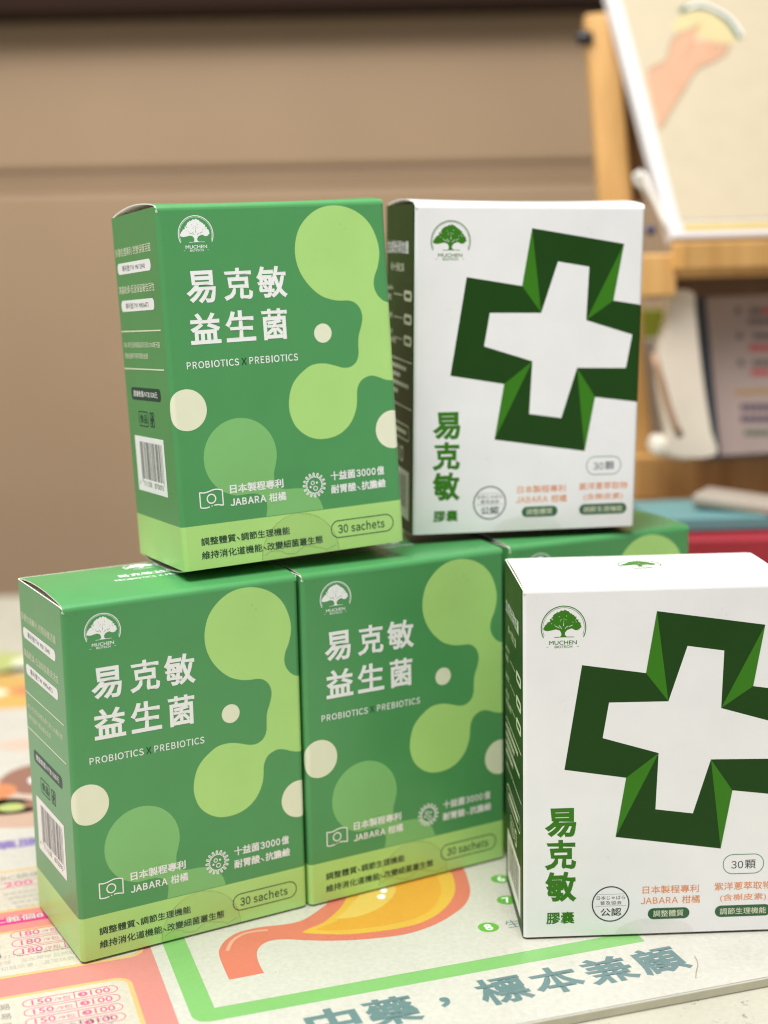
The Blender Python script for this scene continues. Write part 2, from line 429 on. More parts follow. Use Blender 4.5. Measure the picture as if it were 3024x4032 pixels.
def lid_profile(Dp, H, b):
    r = R_C; P = []
    for i in range(7):
        a = math.pi / 2 * i / 6; P.append((r - r * math.cos(a), H - r + r * math.sin(a), 0.0))
    n = 14; ye = Dp - 0.006
    for i in range(1, n):
        t = i / n; P.append((r + (ye - r - r) * t, H, math.sin(math.pi * t) ** 0.8))
    for i in range(6):
        a = math.pi / 2 * i / 5; P.append((ye - r + r * math.sin(a), H - r + r * math.cos(a), 0.0))
    P.append((ye - 0.002, H - 0.07, 0.0))
    return P
def make_lid(Wd, Dp, H, b, m_top, art=None, flip=False, name='lid', edge_gap=0.004):
    """top (or, flipped, bottom) panel hinged on one long edge and bowed by b"""
    mb = MB(); P = lid_profile(Dp, H, b); nx = 12
    xs = [edge_gap + (Wd - 2 * edge_gap) * i / nx for i in range(nx + 1)]
    g = lambda x: 0.55 + 0.45 * abs(2 * x / Wd - 1) ** 2
    def tr(x, y, z): return (x, Dp - y, H - z) if flip else (x, y, z)
    def grid(off):
        out = []
        for j, (y, z, k) in enumerate(P):
            y2, z2, _ = P[min(j + 1, len(P) - 1)]; y0, z0, _ = P[max(j - 1, 0)]
            d = Vector((y2 - y0, z2 - z0)).normalized()
            out.append([tr(x, y + d.y * off, z - d.x * off + b * k * g(x)) for x in xs])
        return out
    A, B = grid(0), grid(T_C)
    w = nx + 1
    va = [p for row in A for p in row]; vb = [p for row in B for p in row]
    fo = []; fi = []
    for j in range(len(P) - 1):
        for i in range(nx):
            q = (j * w + i, j * w + i + 1, (j + 1) * w + i + 1, (j + 1) * w + i)
            fo.append(q); fi.append(q[::-1])
    mb.add(va, fo, m_top); mb.add(vb, fi, BOARD)
    for i, rev in ((0, False), (nx, True)):
        for j in range(len(P) - 1):
            q = [A[j][i], A[j + 1][i], B[j + 1][i], B[j][i]]
            mb.add(q[::-1] if rev else q, [(0, 1, 2, 3)], EDGE)
    if art:
        n = len(P)
        def put(u, v, l):
            for j in range(6, n - 1):
                if P[j][0] <= v <= P[j + 1][0] or j == n - 8:
                    t = (v - P[j][0]) / (P[j + 1][0] - P[j][0]); k = P[j][2] + (P[j + 1][2] - P[j][2]) * t; break
            return (u, v, H + b * k * g(u) + 0.0002 + E_L * l), (0, 0, 1)
        art(Art(mb, put, normals=False))
    return mb.build(name, smooth=True)

def seal_material(name='clear_seal_film', tint=(0.972, 0.97, 0.955, 1), gloss=0.03):
    m = bpy.data.materials.new(name); m.use_nodes = True
    nt = m.node_tree; N, L = nt.nodes, nt.links
    for n in list(N): N.remove(n)
    out = N.new('ShaderNodeOutputMaterial'); mix = N.new('ShaderNodeMixShader'); tr = N.new('ShaderNodeBsdfTransparent'); gl = N.new('ShaderNodeBsdfGlossy')
    tr.inputs['Color'].default_value = tint; gl.inputs['Roughness'].default_value = 0.18
    tc = N.new('ShaderNodeTexCoord'); no = N.new('ShaderNodeTexNoise'); no.inputs['Scale'].default_value = 130; no.inputs['Detail'].default_value = 4
    bp = N.new('ShaderNodeBump'); bp.inputs['Strength'].default_value = 0.7; bp.inputs['Distance'].default_value = 0.0008
    L.new(tc.outputs['Object'], no.inputs['Vector']); L.new(no.outputs['Fac'], bp.inputs['Height'])
    L.new(bp.outputs['Normal'], gl.inputs['Normal']); 
    mix.inputs[0].default_value = gloss; L.new(tr.outputs[0], mix.inputs[1]); L.new(gl.outputs[0], mix.inputs[2]); L.new(mix.outputs[0], out.inputs[0])
    return m
SEAL = seal_material()
SEAL_RIM = seal_material('clear_seal_rim', (0.84, 0.83, 0.78, 1), 0.10)
def front_seal(cx, rr, hh):
    """round clear sticker folded over the lower front edge"""
    mb = MB(); lay = 6; e = E_L * lay; n = 40; vs = []
    pts = [(cx + rr * math.cos(math.pi * i / n), 0.006 + hh * math.sin(math.pi * i / n)) for i in range(n + 1)]
    pts = [(cx + rr, -0.0)] + pts + [(cx - rr, -0.0)]
    tri = tessellate_polygon([[Vector((p[0], p[1], 0)) for p in pts]])
    mb.add([(p[0], -e, max(p[1], 0.001)) for p in pts], [tuple(t) for t in tri], SEAL)
    rnd = random.Random(11); w_ = []
    for k, p in enumerate(pts[1:-1] if hh > 0.1 else []):
        q = 1 - rnd.uniform(0.008, 0.024)
        w_.append((p, (cx + (p[0] - cx) * q, 0.006 + (p[1] - 0.006) * q)))
    for (a, b), (c, d) in zip(w_, w_[1:]):
        mb.add([(a[0], -e * 1.3, a[1]), (c[0], -e * 1.3, c[1]), (d[0], -e * 1.3, d[1]), (b[0], -e * 1.3, b[1])], [(0, 1, 2, 3)], SEAL_RIM)
    if hh > 0.1:
        cr_ = [(cx - rr * 0.92 + rr * 1.84 * k / 14, 0.020 + 0.010 * math.sin(k * 0.9) + rnd.uniform(-0.003, 0.003)) for k in range(15)]
        for (a, b) in zip(cr_, cr_[1:]):
            mb.add([(a[0], -e * 1.3, a[1]), (b[0], -e * 1.3, b[1]), (b[0], -e * 1.3, b[1] + 0.0026), (a[0], -e * 1.3, a[1] + 0.0026)], [(0, 1, 2, 3)], SEAL_RIM)
    return mb.build('seal_sticker')

BLOB = [(0.712, 0.703), (0.6842, 0.7046), (0.6611, 0.7103), (0.6418, 0.7295), (0.6330, 0.7543), (0.637, 0.7814), (0.6491, 0.8082), (0.657, 0.8472), (0.6513, 0.8865), (0.6322, 0.929), (0.6007, 0.9596), (0.5619, 0.9782), (0.5193, 0.9843), (0.4761, 0.977), (0.4384, 0.9543), (0.4098, 0.92), (0.3960, 0.8764), (0.3965, 0.8353), (0.4097, 0.7964), (0.4332, 0.7628), (0.464, 0.7361), (0.4970, 0.7225), (0.5258, 0.7180), (0.5493, 0.7170), (0.569, 0.7101), (0.5846, 0.6927), (0.5903, 0.668), (0.5843, 0.6409), (0.5745, 0.614), (0.5718, 0.5866), (0.5707, 0.5622), (0.5617, 0.5412), (0.542, 0.5287), (0.5183, 0.5282), (0.492, 0.5367), (0.4592, 0.5449), (0.4225, 0.5428), (0.3914, 0.5253), (0.3666, 0.5028), (0.3521, 0.4763), (0.3444, 0.4420), (0.3461, 0.41), (0.3597, 0.3754), (0.3842, 0.3503), (0.4129, 0.3354), (0.4427, 0.3306), (0.4766, 0.3340), (0.5082, 0.3472), (0.5353, 0.3727), (0.5514, 0.4056), (0.5563, 0.4302), (0.5578, 0.4517), (0.5617, 0.4693), (0.573, 0.4865), (0.5909, 0.4961), (0.6082, 0.4986), (0.6286, 0.4934), (0.6488, 0.4849), (0.6694, 0.4806), (0.712, 0.4795), (0.75, 0.51), (0.77, 0.59), (0.75, 0.68)]
MIDB = [(0.2950, 0.290), (0.2906, 0.2715), (0.2838, 0.2477), (0.285, 0.223), (0.2967, 0.2064), (0.3159, 0.2005), (0.349, 0.1990), (0.3784, 0.1930), (0.4039, 0.1766), (0.4192, 0.1562), (0.4261, 0.1366), (0.4280, 0.1295)]
MIDI = [(0.2515, 0.1295), (0.2554, 0.1492), (0.2559, 0.1676), (0.2477, 0.1854), (0.2275, 0.1968), (0.2051, 0.1991), (0.188, 0.1985)]
GW, GD, GH = 0.6829, 0.4276, 1.0
WW, WD, WH = 0.7250, 0.3942, 1.0047
ZB = 0.1277

def green_body():
    mb = MB(); shell(mb, GW, GD, GH, ZB, GREEN, GREEN, LIME)
    put, cuts = wrap(GW, GD); A = Art(mb, put, cuts)
    # two-tone bubbles
    c0 = [(0.188 + 0.1085 * math.cos(math.radians(a)), 0.3052 + 0.1085 * math.sin(math.radians(a))) for a in range(-10, 266, 6)]
    A.poly(spline(MIDB[::-1], 4, False)[::-1][:0] + c0 + spline(MIDI[::-1], 3, False) + spline(MIDB[::-1], 3, False), LEAF, 1)
    A.poly(spline(BLOB, 4), LIME, 1)
    A.disc(0.4633, 0.6301, 0.0270, CREAM, 1)
    A.disc(0.0431, 0.4480, 0.0570, CREAM, 1)
    A.disc(0.6660, 0.3380, 0.0555, CREAM, 1)
    A.poly([(-0.004, GH - 0.020), (0.005, GH - 0.022), (0.008, GH - 0.0175), (-0.002, GH - 0.0135)], EDGE, 2)
    logo(A, 0.1080, 0.9185, 1.0, INKW, GREEN)
    for ch, l, b, r, t in (('易', 0.0699, 0.7341, 0.1530, 0.8212), ('克', 0.1770, 0.7366, 0.2607, 0.8242), ('敏', 0.2741, 0.7377, 0.3627, 0.8242),
                           ('益', 0.0706, 0.6232, 0.1580, 0.7069), ('生', 0.1736, 0.6232, 0.2605, 0.7082), ('菌', 0.2790, 0.6216, 0.3570, 0.7077)):
        A.fit(ch, l, b, r, t, INKW, 2, 0.026)
    latin(A, 'PROBIOTICS', 0.0528, 0.5585, 0.2045, 0.5775, INKW, 2, 0.016)
    latin(A, 'X', 0.2116, 0.5588, 0.2266, 0.5778, INKD, 2, 0.016)
    latin(A, 'PREBIOTICS', 0.2352, 0.5592, 0.3815, 0.5785, INKW, 2, 0.016)
    # flag mark
    wav = [(0.0598, 0.2205 - 0.0018)] + [(0.0598 + 0.0665 * t / 10, 0.2200 + 0.0032 * math.sin((t / 10 - 0.45) * 2 * math.pi)) for t in range(0, 11)]
    A.stroke(wav[1:], 0.0034, INKW, 3)
    lo = [(0.0598 + 0.0665 * t / 10, 0.1772 + 0.0028 * math.sin((t / 10 - 0.45) * 2 * math.pi)) for t in range(0, 11)]
    A.stroke(lo[:5], 0.0034, INKW, 3); A.stroke(lo[6:], 0.0034, INKW, 3); A.disc(lo[5][0], lo[5][1], 0.0018, INKW, 3, n=10)
    A.stroke([wav[1], lo[0]], 0.0034, INKW, 4); A.stroke([wav[-1], lo[-1]], 0.0034, INKW, 4)
    A.ring(0.0930, 0.1983, 0.0123, 0.0034, INKW, 3)
    A.fit('日本製程專利', 0.1490, 0.2060, 0.3100, 0.2312, INKW, 3, 0.026)
    latin(A, 'JABARA', 0.1475, 0.1712, 0.2545, 0.1912, INKW, 3, 0.030); A.fit('柑橘', 0.2640, 0.1690, 0.3160, 0.1935, INKW, 3, 0.026)
    # round microbe mark with knobs
    cx, cy = 0.4047, 0.2018; pts = []
    n = 16
    for i in range(n):
        a = 2 * math.pi * i / n; da = 2 * math.pi / n
        for rr, d in ((0.0232, -0.5), (0.0232, -0.23), (0.0325, -0.17), (0.0345, -0.1), (0.0350, 0.0), (0.0345, 0.1), (0.0325, 0.17), (0.0232, 0.23)):
            pts.append((cx + rr * math.cos(a + da * d), cy + rr * math.sin(a + da * d)))
    A.stroke(pts, 0.0026, INKW, 3, True)
    A.ring(cx - 0.0045, cy + 0.0065, 0.0050, 0.0024, INKW, 3, n=20); A.ring(cx + 0.003, cy - 0.0095, 0.0060, 0.0024, INKW, 3, n=20)
    A.disc(cx + 0.0085, cy + 0.006, 0.0032, INKW, 3, n=14); A.disc(cx - 0.012, cy - 0.0045, 0.0032, INKW, 3, n=14)
    A.fit('十益菌', 0.4570, 0.2085, 0.5355, 0.2345, INKW, 3, 0.026); latin(A, '3000', 0.5395, 0.2105, 0.6015, 0.2315, INKW, 3, 0.030); A.fit('億', 0.6058, 0.2085, 0.6290, 0.2345, INKW, 3, 0.026)
    A.fit('耐胃酸', 0.4560, 0.1705, 0.5360, 0.1960, INKW, 3, 0.026); comma(A, 0.5400, 0.1745, 0.0085, INKW, 3); A.fit('抗膽鹼', 0.5530, 0.1705, 0.6315, 0.1960, INKW, 3, 0.026)
    # lower band
    A.stroke(rrect(0.4480, 0.0412, 0.6483, 0.0905, 0.0245, 10), 0.0024, INKD, 3, True)
    latin(A, '30 sachets', 0.4700, 0.0535, 0.6195, 0.0775, INKD, 3, 0.012)
    A.fit('調整體質', 0.0530, 0.0705, 0.1555, 0.0925, INKD, 3, 0.014); comma(A, 0.1590, 0.0750, 0.0080, INKD, 3); A.fit('調節生理機能', 0.1710, 0.0705, 0.3190, 0.0925, INKD, 3, 0.014)
    A.fit('維持消化道機能', 0.0522, 0.0320, 0.2325, 0.0545, INKD, 3, 0.014); comma(A, 0.2362, 0.0365, 0.0080, INKD, 3); A.fit('改變細菌叢生態', 0.2475, 0.0320, 0.4190, 0.0545, INKD, 3, 0.014)
    # left side panel; a = distance from the back edge
    X = lambda a: a - GD
    A.fit('多層包埋專利-完整保護活菌', X(0.022), 0.8822, X(0.360), 0.9058, INKC, 2, 0.006)
    A.poly(rrect(X(0.033), 0.8315, X(0.349), 0.8632, 0.0155), INKW, 2)
    A.fit('專利號:TW M613340', X(0.079), 0.8385, X(0.296), 0.8560, INKN, 3)
    A.fit('凍晶乾燥-低溫保留最佳活性', X(0.026), 0.7755, X(0.366), 0.7985, INKC, 2, 0.006)
    A.poly(rrect(X(0.040), 0.7245, X(0.352), 0.7565, 0.0155), INKW, 2)
    A.fit('專利號:TW M456473', X(0.083), 0.7315, X(0.300), 0.7490, INKN, 3)
    A.rect(X(0.018), 0.6660, X(0.390), 0.6698, INKC, 2)
    A.fit('本公司已投保產品責任險1200萬元整', X(0.030), 0.6208, X(0.372), 0.6372, INKC, 2)
    A.fit('保險金額不等同理賠金額', X(0.030), 0.5892, X(0.254), 0.6054, INKC, 2)
    A.rect(X(0.018), 0.5580, X(0.390), 0.5618, INKC, 2)
    A.poly(rrect(X(0.064), 0.4705, X(0.341), 0.5065, 0.014), INKD, 2)
    A.fit('建議售價 NT$1500元', X(0.085), 0.4790, X(0.312), 0.4980, INKW, 3, 0.008)
    A.stroke(rrect(X(0.120), 0.3960, X(0.206), 0.4372, 0.006, 4), 0.0035, INKD, 2, True)
    A.fit('食品', X(0.129), 0.4040, X(0.198), 0.4300, INKD, 3, 0.012)
    for a0, b0 in ((0.2265, 0.4190), (0.2465, 0.4190), (0.2265, 0.3975), (0.2465, 0.3975)):
        A.stroke(rrect(X(a0), b0, X(a0 + 0.0155), b0 + 0.0175, 0.004, 3), 0.0045, INKD, 2, True)
    A.stroke([(X(0.234), 0.405), (X(0.255), 0.430)], 0.004, INKD, 3)
    A.rect(X(0.060), 0.2030, X(0.331), 0.3648, INKW, 2)
    barcode(A, X(0.104), 0.2400, X(0.311), 0.3490, INKB, 3)
    for s_, l, r in (('4', 0.075, 0.083), ('711338', 0.113, 0.190), ('870093', 0.217, 0.298)):
        A.fit(s_, X(l), 0.2185, X(r), 0.2335, INKB, 3)
    return mb.build('carton_body', smooth=True)

def green_top(A):
    logo(A, 0.3400, 0.3450, 1.0, INKW, GREEN)
    A.fit('易克敏益生菌', 0.2330, 0.2180, 0.4480, 0.2520, INKW, 1, 0.02)
    A.fit('PROBIOTICS X PREBIOTICS', 0.2110, 0.1770, 0.4710, 0.1960, INKW, 1, 0.006)
def white_top(A): logo(A, 0.3650, 0.2380, 1.22, MIDG, WHITE)

CROSS = [(0.3634, 0.9309), (0.6581, 0.885), (0.6295, 0.7139), (0.7510, 0.6950), (0.7510, 0.3955), (0.5796, 0.4179), (0.5506, 0.2493), (0.2575, 0.293), (0.2851, 0.4637), (0.1151, 0.4918), (0.1620, 0.7865), (0.336, 0.7593)]
STAR = [(0.4478, 0.832), (0.5481, 0.8162), (0.5431, 0.6545), (0.6949, 0.6088), (0.6777, 0.506), (0.5182, 0.5091), (0.4711, 0.3547), (0.3672, 0.3699), (0.3736, 0.5318), (0.2195, 0.5792), (0.2361, 0.6794), (0.3982, 0.678)]
def white_body():
    mb = MB(); shell(mb, WW, WD, WH, None, WHITE, DARKG, WHITE)
    put, cuts = wrap(WW, WD); A = Art(mb, put, cuts)
    A.poly(CROSS, DARKG, 1)
    A.poly(STAR, WHITE, 2)
    for a, b, c in ((CROSS[0], CROSS[11], STAR[11]), (CROSS[1], CROSS[2], STAR[2]), (CROSS[8], STAR[8], CROSS[7]), (STAR[5], CROSS[5], CROSS[6])):
        A.poly([a, b, c], MIDG, 3)
    logo(A, 0.1115, 0.8915, 1.22, MIDG, WHITE)
    for ch, b, t in (('易', 0.2975, 0.3815), ('克', 0.2024, 0.2895), ('敏', 0.1080, 0.1955)):
        A.fit(ch, 0.0635, b, 0.1482, t, MIDG, 1, 0.038)
    A.fit('膠囊', 0.0660, 0.0418, 0.1440, 0.0772, MIDG, 1, 0.026)
    cx, cy = 0.2455, 0.0960
    A.ring(cx, cy, 0.0510, 0.0036, INKN, 1)
    A.rect(0.2060, 0.1246, 0.2830, 0.1253, INKN, 1); A.rect(0.2026, 0.0900, 0.2890, 0.0907, INKN, 1)
    A.fit('日本じゃばら', 0.2063, 0.1090, 0.2857, 0.1205, INKN, 1, 0.004)
    A.fit('普及協会', 0.2160, 0.0940, 0.2765, 0.1052, INKN, 1, 0.004)
    A.fit('公認', 0.2175, 0.0605, 0.2755, 0.0840, INKN, 1, 0.016)
    A.stroke(rrect(0.5590, 0.1736, 0.6720, 0.2300, 0.0270, 10), 0.0022, card('seal_green_ink', (0.04, 0.22, 0.09, 1)), 1, True)
    latin(A, '30', 0.5815, 0.1892, 0.6150, 0.2108, INKN, 1, 0.006); A.fit('顆', 0.6195, 0.1876, 0.6500, 0.2135, INKN, 1, 0.004)
    A.fit('日本製程專利', 0.3345, 0.1225, 0.4920, 0.1458, INKO, 1, 0.012)
    latin(A, 'JABARA', 0.3292, 0.0925, 0.4340, 0.1112, INKO, 1, 0.016); A.fit('柑橘', 0.4450, 0.0905, 0.4962, 0.1140, INKO, 1, 0.014)
    A.fit('紫洋蔥萃取物', 0.5355, 0.1255, 0.6965, 0.1490, INKO, 1, 0.012)
    A.fit('(含槲皮素)', 0.5522, 0.0910, 0.6820, 0.1140, INKO, 1, 0.008)
    pg = card('pill_green_ink', (0.022, 0.115, 0.040, 1))
    A.poly(rrect(0.3500, 0.0462, 0.4670, 0.0792, 0.0163), pg, 1); A.poly(rrect(0.5385, 0.0462, 0.6960, 0.0802, 0.0168), pg, 1)
    A.fit('調整體質', 0.3650, 0.0535, 0.4505, 0.0725, INKC, 2, 0.004)
    A.fit('調節生理機能', 0.5525, 0.0535, 0.6832, 0.0725, INKC, 2, 0.004)
    # left side panel
    X = lambda a: a - WD
    A.fit('主成份添加量', X(0.030), 0.8535, X(0.325), 0.8920, INKW, 2, 0.012)
    A.fit('每一份量之量', X(0.085), 0.8000, X(0.262), 0.8250, INKC, 2)
    for v in (0.728, 0.657, 0.592):
        A.poly(rrect(X(0.265), v - 0.016, X(0.368), v + 0.016, 0.0155), INKC, 2)
        A.rect(X(0.285), v - 0.006, X(0.348), v + 0.006, DARKG, 3)
        A.rect(X(0.125), v - 0.0012, X(0.245), v + 0.0012, INKC, 2)
    A.fit('JABARA', X(0.022), 0.736, X(0.110), 0.750, INKC, 2); A.fit('柑橘', X(0.022), 0.706, X(0.080), 0.725, INKC, 2)
    A.fit('槲皮素', X(0.022), 0.650, X(0.100), 0.668, INKC, 2)
    A.fit('紫洋蔥', X(0.022), 0.598, X(0.100), 0.616, INKC, 2); A.fit('萃取物', X(0.022), 0.572, X(0.150), 0.590, INKC, 2)
    A.rect(X(0.022), 0.5260, X(0.372), 0.5300, INKC, 2)
    for v, r in ((0.498, 0.30), (0.472, 0.22), (0.446, 0.33), (0.420, 0.18)):
        x = 0.022
        while x < r: A.rect(X(x), v, X(x + 0.013), v + 0.013, INKC, 2); x += 0.0165
    A.rect(X(0.022), 0.3840, X(0.372), 0.3880, INKC, 2)
    A.stroke(rrect(X(0.050), 0.2850, X(0.340), 0.3300, 0.014), 0.005, INKC, 2, True)
    A.rect(X(0.085), 0.3010, X(0.305), 0.3140, INKC, 2)
    A.stroke(rrect(X(0.120), 0.2150, X(0.206), 0.2560, 0.006, 4), 0.004, INKC, 2, True)
    A.fit('食品', X(0.129), 0.2230, X(0.198), 0.2480, INKC, 3, 0.012)
    A.stroke(rrect(X(0.228), 0.2160, X(0.262), 0.2560, 0.006, 4), 0.008, INKC, 2, True)
    A.rect(X(0.055), 0.0380, X(0.345), 0.1900, INKW, 2)
    barcode(A, X(0.085), 0.0700, X(0.315), 0.1720, ink('grey_ink', (0.16, 0.16, 0.13, 1)), 3)
    return mb.build('carton_body', smooth=True)

def dust_flap(Wd, Dp, H, left):
    mb = MB(); x0, x1 = (T_C + 0.002, 0.16) if left else (Wd - T_C - 0.002, Wd - 0.16)
    za, zb_ = H - 0.010, H - 0.024
    pts = [(x0, 0.02), (x1, 0.05), (x1, Dp - 0.06), (x0, Dp - 0.02)]
    z = [za, zb_, zb_, za]
    mb.add([(p[0], p[1], q) for p, q in zip(pts, z)] , [(0, 1, 2, 3)], BOARD)
    mb.add([(p[0], p[1], q - T_C) for p, q in zip(pts, z)], [(3, 2, 1, 0)], BOARD)
    for i in range(4):
        j = (i + 1) % 4
        mb.add([(pts[i][0], pts[i][1], z[i] - T_C), (pts[j][0], pts[j][1], z[j] - T_C), (pts[j][0], pts[j][1], z[j]), (pts[i][0], pts[i][1], z[i])], [(0, 1, 2, 3)], EDGE)
    return mb.build('dust_flap', orient=True)

def pose(yaw, pt, rl):
    return Matrix.Rotation(yaw, 3, 'Z') @ Matrix.Rotation(pt, 3, 'X') @ Matrix.Rotation(rl, 3, 'Y')

# one carton of each kind, then copies of each part
g_parts = [green_body(), dust_flap(GW, GD, GH, True), dust_flap(GW, GD, GH, False), front_seal(0.349, 0.120, 0.121)]
w_parts = [white_body(), dust_flap(WW, WD, WH, True), dust_flap(WW, WD, WH, False), front_seal(0.370, 0.110, 0.045)]
LG, LW = 'green cartons in the stack', 'white cartons in the stack'
CARTONS = [  # kind, location, yaw, pitch, roll, top bulge, bottom bulge, label
    ('g', (-0.8452, 3.6615, 0), 0.5046, 0, 0, 0.012, 0.0, 'green carton standing on the table at far left, barcode side showing'),
    ('g', (-0.2385, 3.9876, 0), 0.4963, 0, 0, 0.008, 0.0, 'green carton on the table between the left green carton and the front white carton'),
    ('g', (0.3814, 4.3308, 0), 0.4464, 0, 0, 0.008, 0.0, 'green carton mostly hidden behind the front white carton, only its top edge showing'),
    ('g', (-0.5514, 3.8977, 1.0302), 0.4605, -0.0482, -0.0236, 0.017, 0.016, 'upper green carton resting tilted on top of two green cartons'),
    ('w', (0.3641, 3.7587, 0), 0.0325, 0, 0, 0.004, 0.0, 'white carton with green cross standing on the table in front, cut by the right edge'),
    ('w', (0.0853, 4.3605, 1.0319), 0.2104, 0.0206, 0.0179, 0.013, 0.012, 'white carton with green cross standing upright on top of the green cartons'),
]
first = {'g': True, 'w': True}
for kind, loc, yaw, pt, rl, tb, bb, label in CARTONS:
    wd, dp, h = (GW, GD, GH) if kind == 'g' else (WW, WD, WH)
    root = empty('green_carton' if kind == 'g' else 'white_carton', Vector(loc) * S, pose(yaw, pt, rl))
    tag(root, label, 'carton', LG if kind == 'g' else LW)
    for p in (g_parts if kind == 'g' else w_parts):
        if first[kind]: c = p
        else: c = p.copy(); COL.objects.link(c)
        c.parent = root
    first[kind] = False
    lid = make_lid(wd, dp, h, tb, GREEN if kind == 'g' else WHITE, green_top if kind == 'g' else white_top); lid.parent = root
    bot = make_lid(wd, dp, h, bb, LIME if kind == 'g' else DARKG, None, True, 'bottom_flap', 0.006); bot.parent = root
    if kind == 'w':
        mb = MB(); n = 30
        pts = [(0.369 + 0.112 * math.cos(math.pi * i / n + math.pi), dp - 0.012 + 0.055 * math.sin(math.pi * i / n + math.pi)) for i in range(n + 1)]
        tri = tessellate_polygon([[Vector((p[0], p[1], 0)) for p in pts]])
        mb.add([(p[0], p[1], h + tb * 0.62 * math.sin(math.pi * min(1, p[1] / dp)) + E_L * 4) for p in pts], [tuple(t) for t in tri], SEAL)
        mb.build('seal_sticker', root, orient=True)

# ------------------------------------------------------------------ from picture to place: rays of this camera meeting real planes
def ray(px, py): return FW + RT * ((px - 1512) / F_PX) + UP * ((2016 - py) / F_PX)
def tab(px, py, z=0.0):
    d = ray(px, py); t = (z - CAM_H) / d.z; return Vector((d.x * t, d.y * t))
def at(px, py, Y):
    d = ray(px, py); t = Y / d.y; return Vector((d.x * t, Y, CAM_H + d.z * t))

# ------------------------------------------------------------------ counter, slab and printed sheets
TH = math.radians(18.3)
E1 = Vector((math.cos(TH), math.sin(TH))); E2 = Vector((-math.sin(TH), math.cos(TH)))
COUNTER_Z = -0.030
cream_top = mat('cream_counter', (0.55, 0.53, 0.43, 1), rough=0.4, spec=0.4, var=0.05, vscale=30, speck=(170, 0.24, (0.10, 0.09, 0.10, 1)), grain=0.08, bump=0.2, bscale=300)
mb = MB(); mb.box((-6, 1.5, COUNTER_Z - 0.25), (6, 8.20, COUNTER_Z), cream_top)
tag(mb.build('counter', orient=True), 'cream speckled counter top under the printed sheets', 'counter', kind='structure')
# slab edge line runs at TH through these two points
p_edge = Vector((0.3476, 3.3212)); d_edge = (Vector((0.9854, 3.522)) - p_edge).normalized(); n_edge = Vector((-d_edge.y, d_edge.x))
slab_m = mat('white_slab', (0.58, 0.565, 0.50, 1), rough=0.22, spec=0.5, var=0.04, vscale=40, grain=0.06)
slab_e = mat('slab_edge', (0.50, 0.48, 0.37, 1), rough=0.3, spec=0.5, var=0.08, vscale=90)
mb = MB()
q = lambda a, b, z: (p_edge.x + d_edge.x * a + n_edge.x * b, p_edge.y + d_edge.y * a + n_edge.y * b, z)
sl = [(-4, 0), (3.4, 0), (3.4, 3.4), (-4, 3.4)]
mb.add([q(a, b, -0.0040) for a, b in sl], [(0, 1, 2, 3)], slab_m)
mb.add([q(a, b, COUNTER_Z + 0.001) for a, b in sl], [(3, 2, 1, 0)], slab_m)
for i in range(4):
    a, b = sl[i], sl[(i + 1) % 4]
    mb.add([q(*a, COUNTER_Z + 0.001), q(*b, COUNTER_Z + 0.001), q(*b, -0.0040), q(*a, -0.0040)], [(0, 1, 2, 3)], slab_e)
tag(mb.build('desk_board', orient=True, bevel=0.003), 'thin white board on the counter carrying the printed sheets and cartons', 'board')

def paper(name, rgb, grain=0.11): return mat(name, rgb, rough=0.28, spec=0.5, var=0.03, vscale=25, grain=grain, big=0.0006, speck=(130, 0.09, (0.25, 0.23, 0.20, 1)))
def pink(name, rgb): return mat(name, rgb, rough=0.28, spec=0.5, var=0.03, vscale=25, grain=0.05, big=0.0006)
PAPER = paper('sheet_paper', (0.60, 0.585, 0.505, 1))
PAPERW = paper('sheet_paper_white', (0.61, 0.595, 0.525, 1))
BORD = pink('border_green', (0.215, 0.475, 0.15, 1)); SALMON = pink('stomach_red', (0.64, 0.18, 0.12, 1)); AMBER = pink('stomach_amber', (0.69, 0.345, 0.042, 1))
AMBER2 = pink('stomach_yellow', (0.70, 0.43, 0.06, 1)); AMBER3 = pink('stomach_pale_yellow', (0.71, 0.50, 0.11, 1)); BLUSH = pink('stomach_blush', (0.70, 0.36, 0.26, 1))
SLATE = pink('slate_ink', (0.135, 0.225, 0.228, 1)); MARK = pink('marker_green', (0.13, 0.42, 0.05, 1))
ROSE = pink('rose_ink', (0.645, 0.24, 0.215, 1)); MAG = pink('magenta_ink', (0.63, 0.04, 0.22, 1)); HOT = pink('hot_pink_ink', (0.64, 0.13, 0.27, 1)); GLOW = pink('yellow_glow_ink', (0.68, 0.46, 0.19, 1))
GREY = pink('grey_print', (0.28, 0.26, 0.24, 1)); LGREY = pink('pale_grey_print', (0.45, 0.42, 0.38, 1)); PURP = pink('purple_ink', (0.25, 0.19, 0.46, 1))
CREAMP = paper('panel_cream', (0.61, 0.565, 0.465, 1))

def sheet_art(mb, z): return Art(mb, lambda u, v, l: ((u, v, z + 0.00016 * l), (0, 0, 1)), normals=False)
def loc2(o, a, b): return (o[0] + E1.x * a + E2.x * b, o[1] + E1.y * a + E2.y * b)
def on_sheet(A, body, o, w, h, m, layer=2, bold=0.0, centre=False):
    """lettering along the sheet's own direction, lower left (or centre) at o"""
    c = 0.5 if centre else 0
    for vs, fs, dl in text2d(body, bold):
        A.raw([loc2(o, (p[0] - c) * w, (p[1] - c) * h) for p in vs], fs, m, layer, dl)
def T(*pts): return [tuple(tab(*p)) for p in pts]

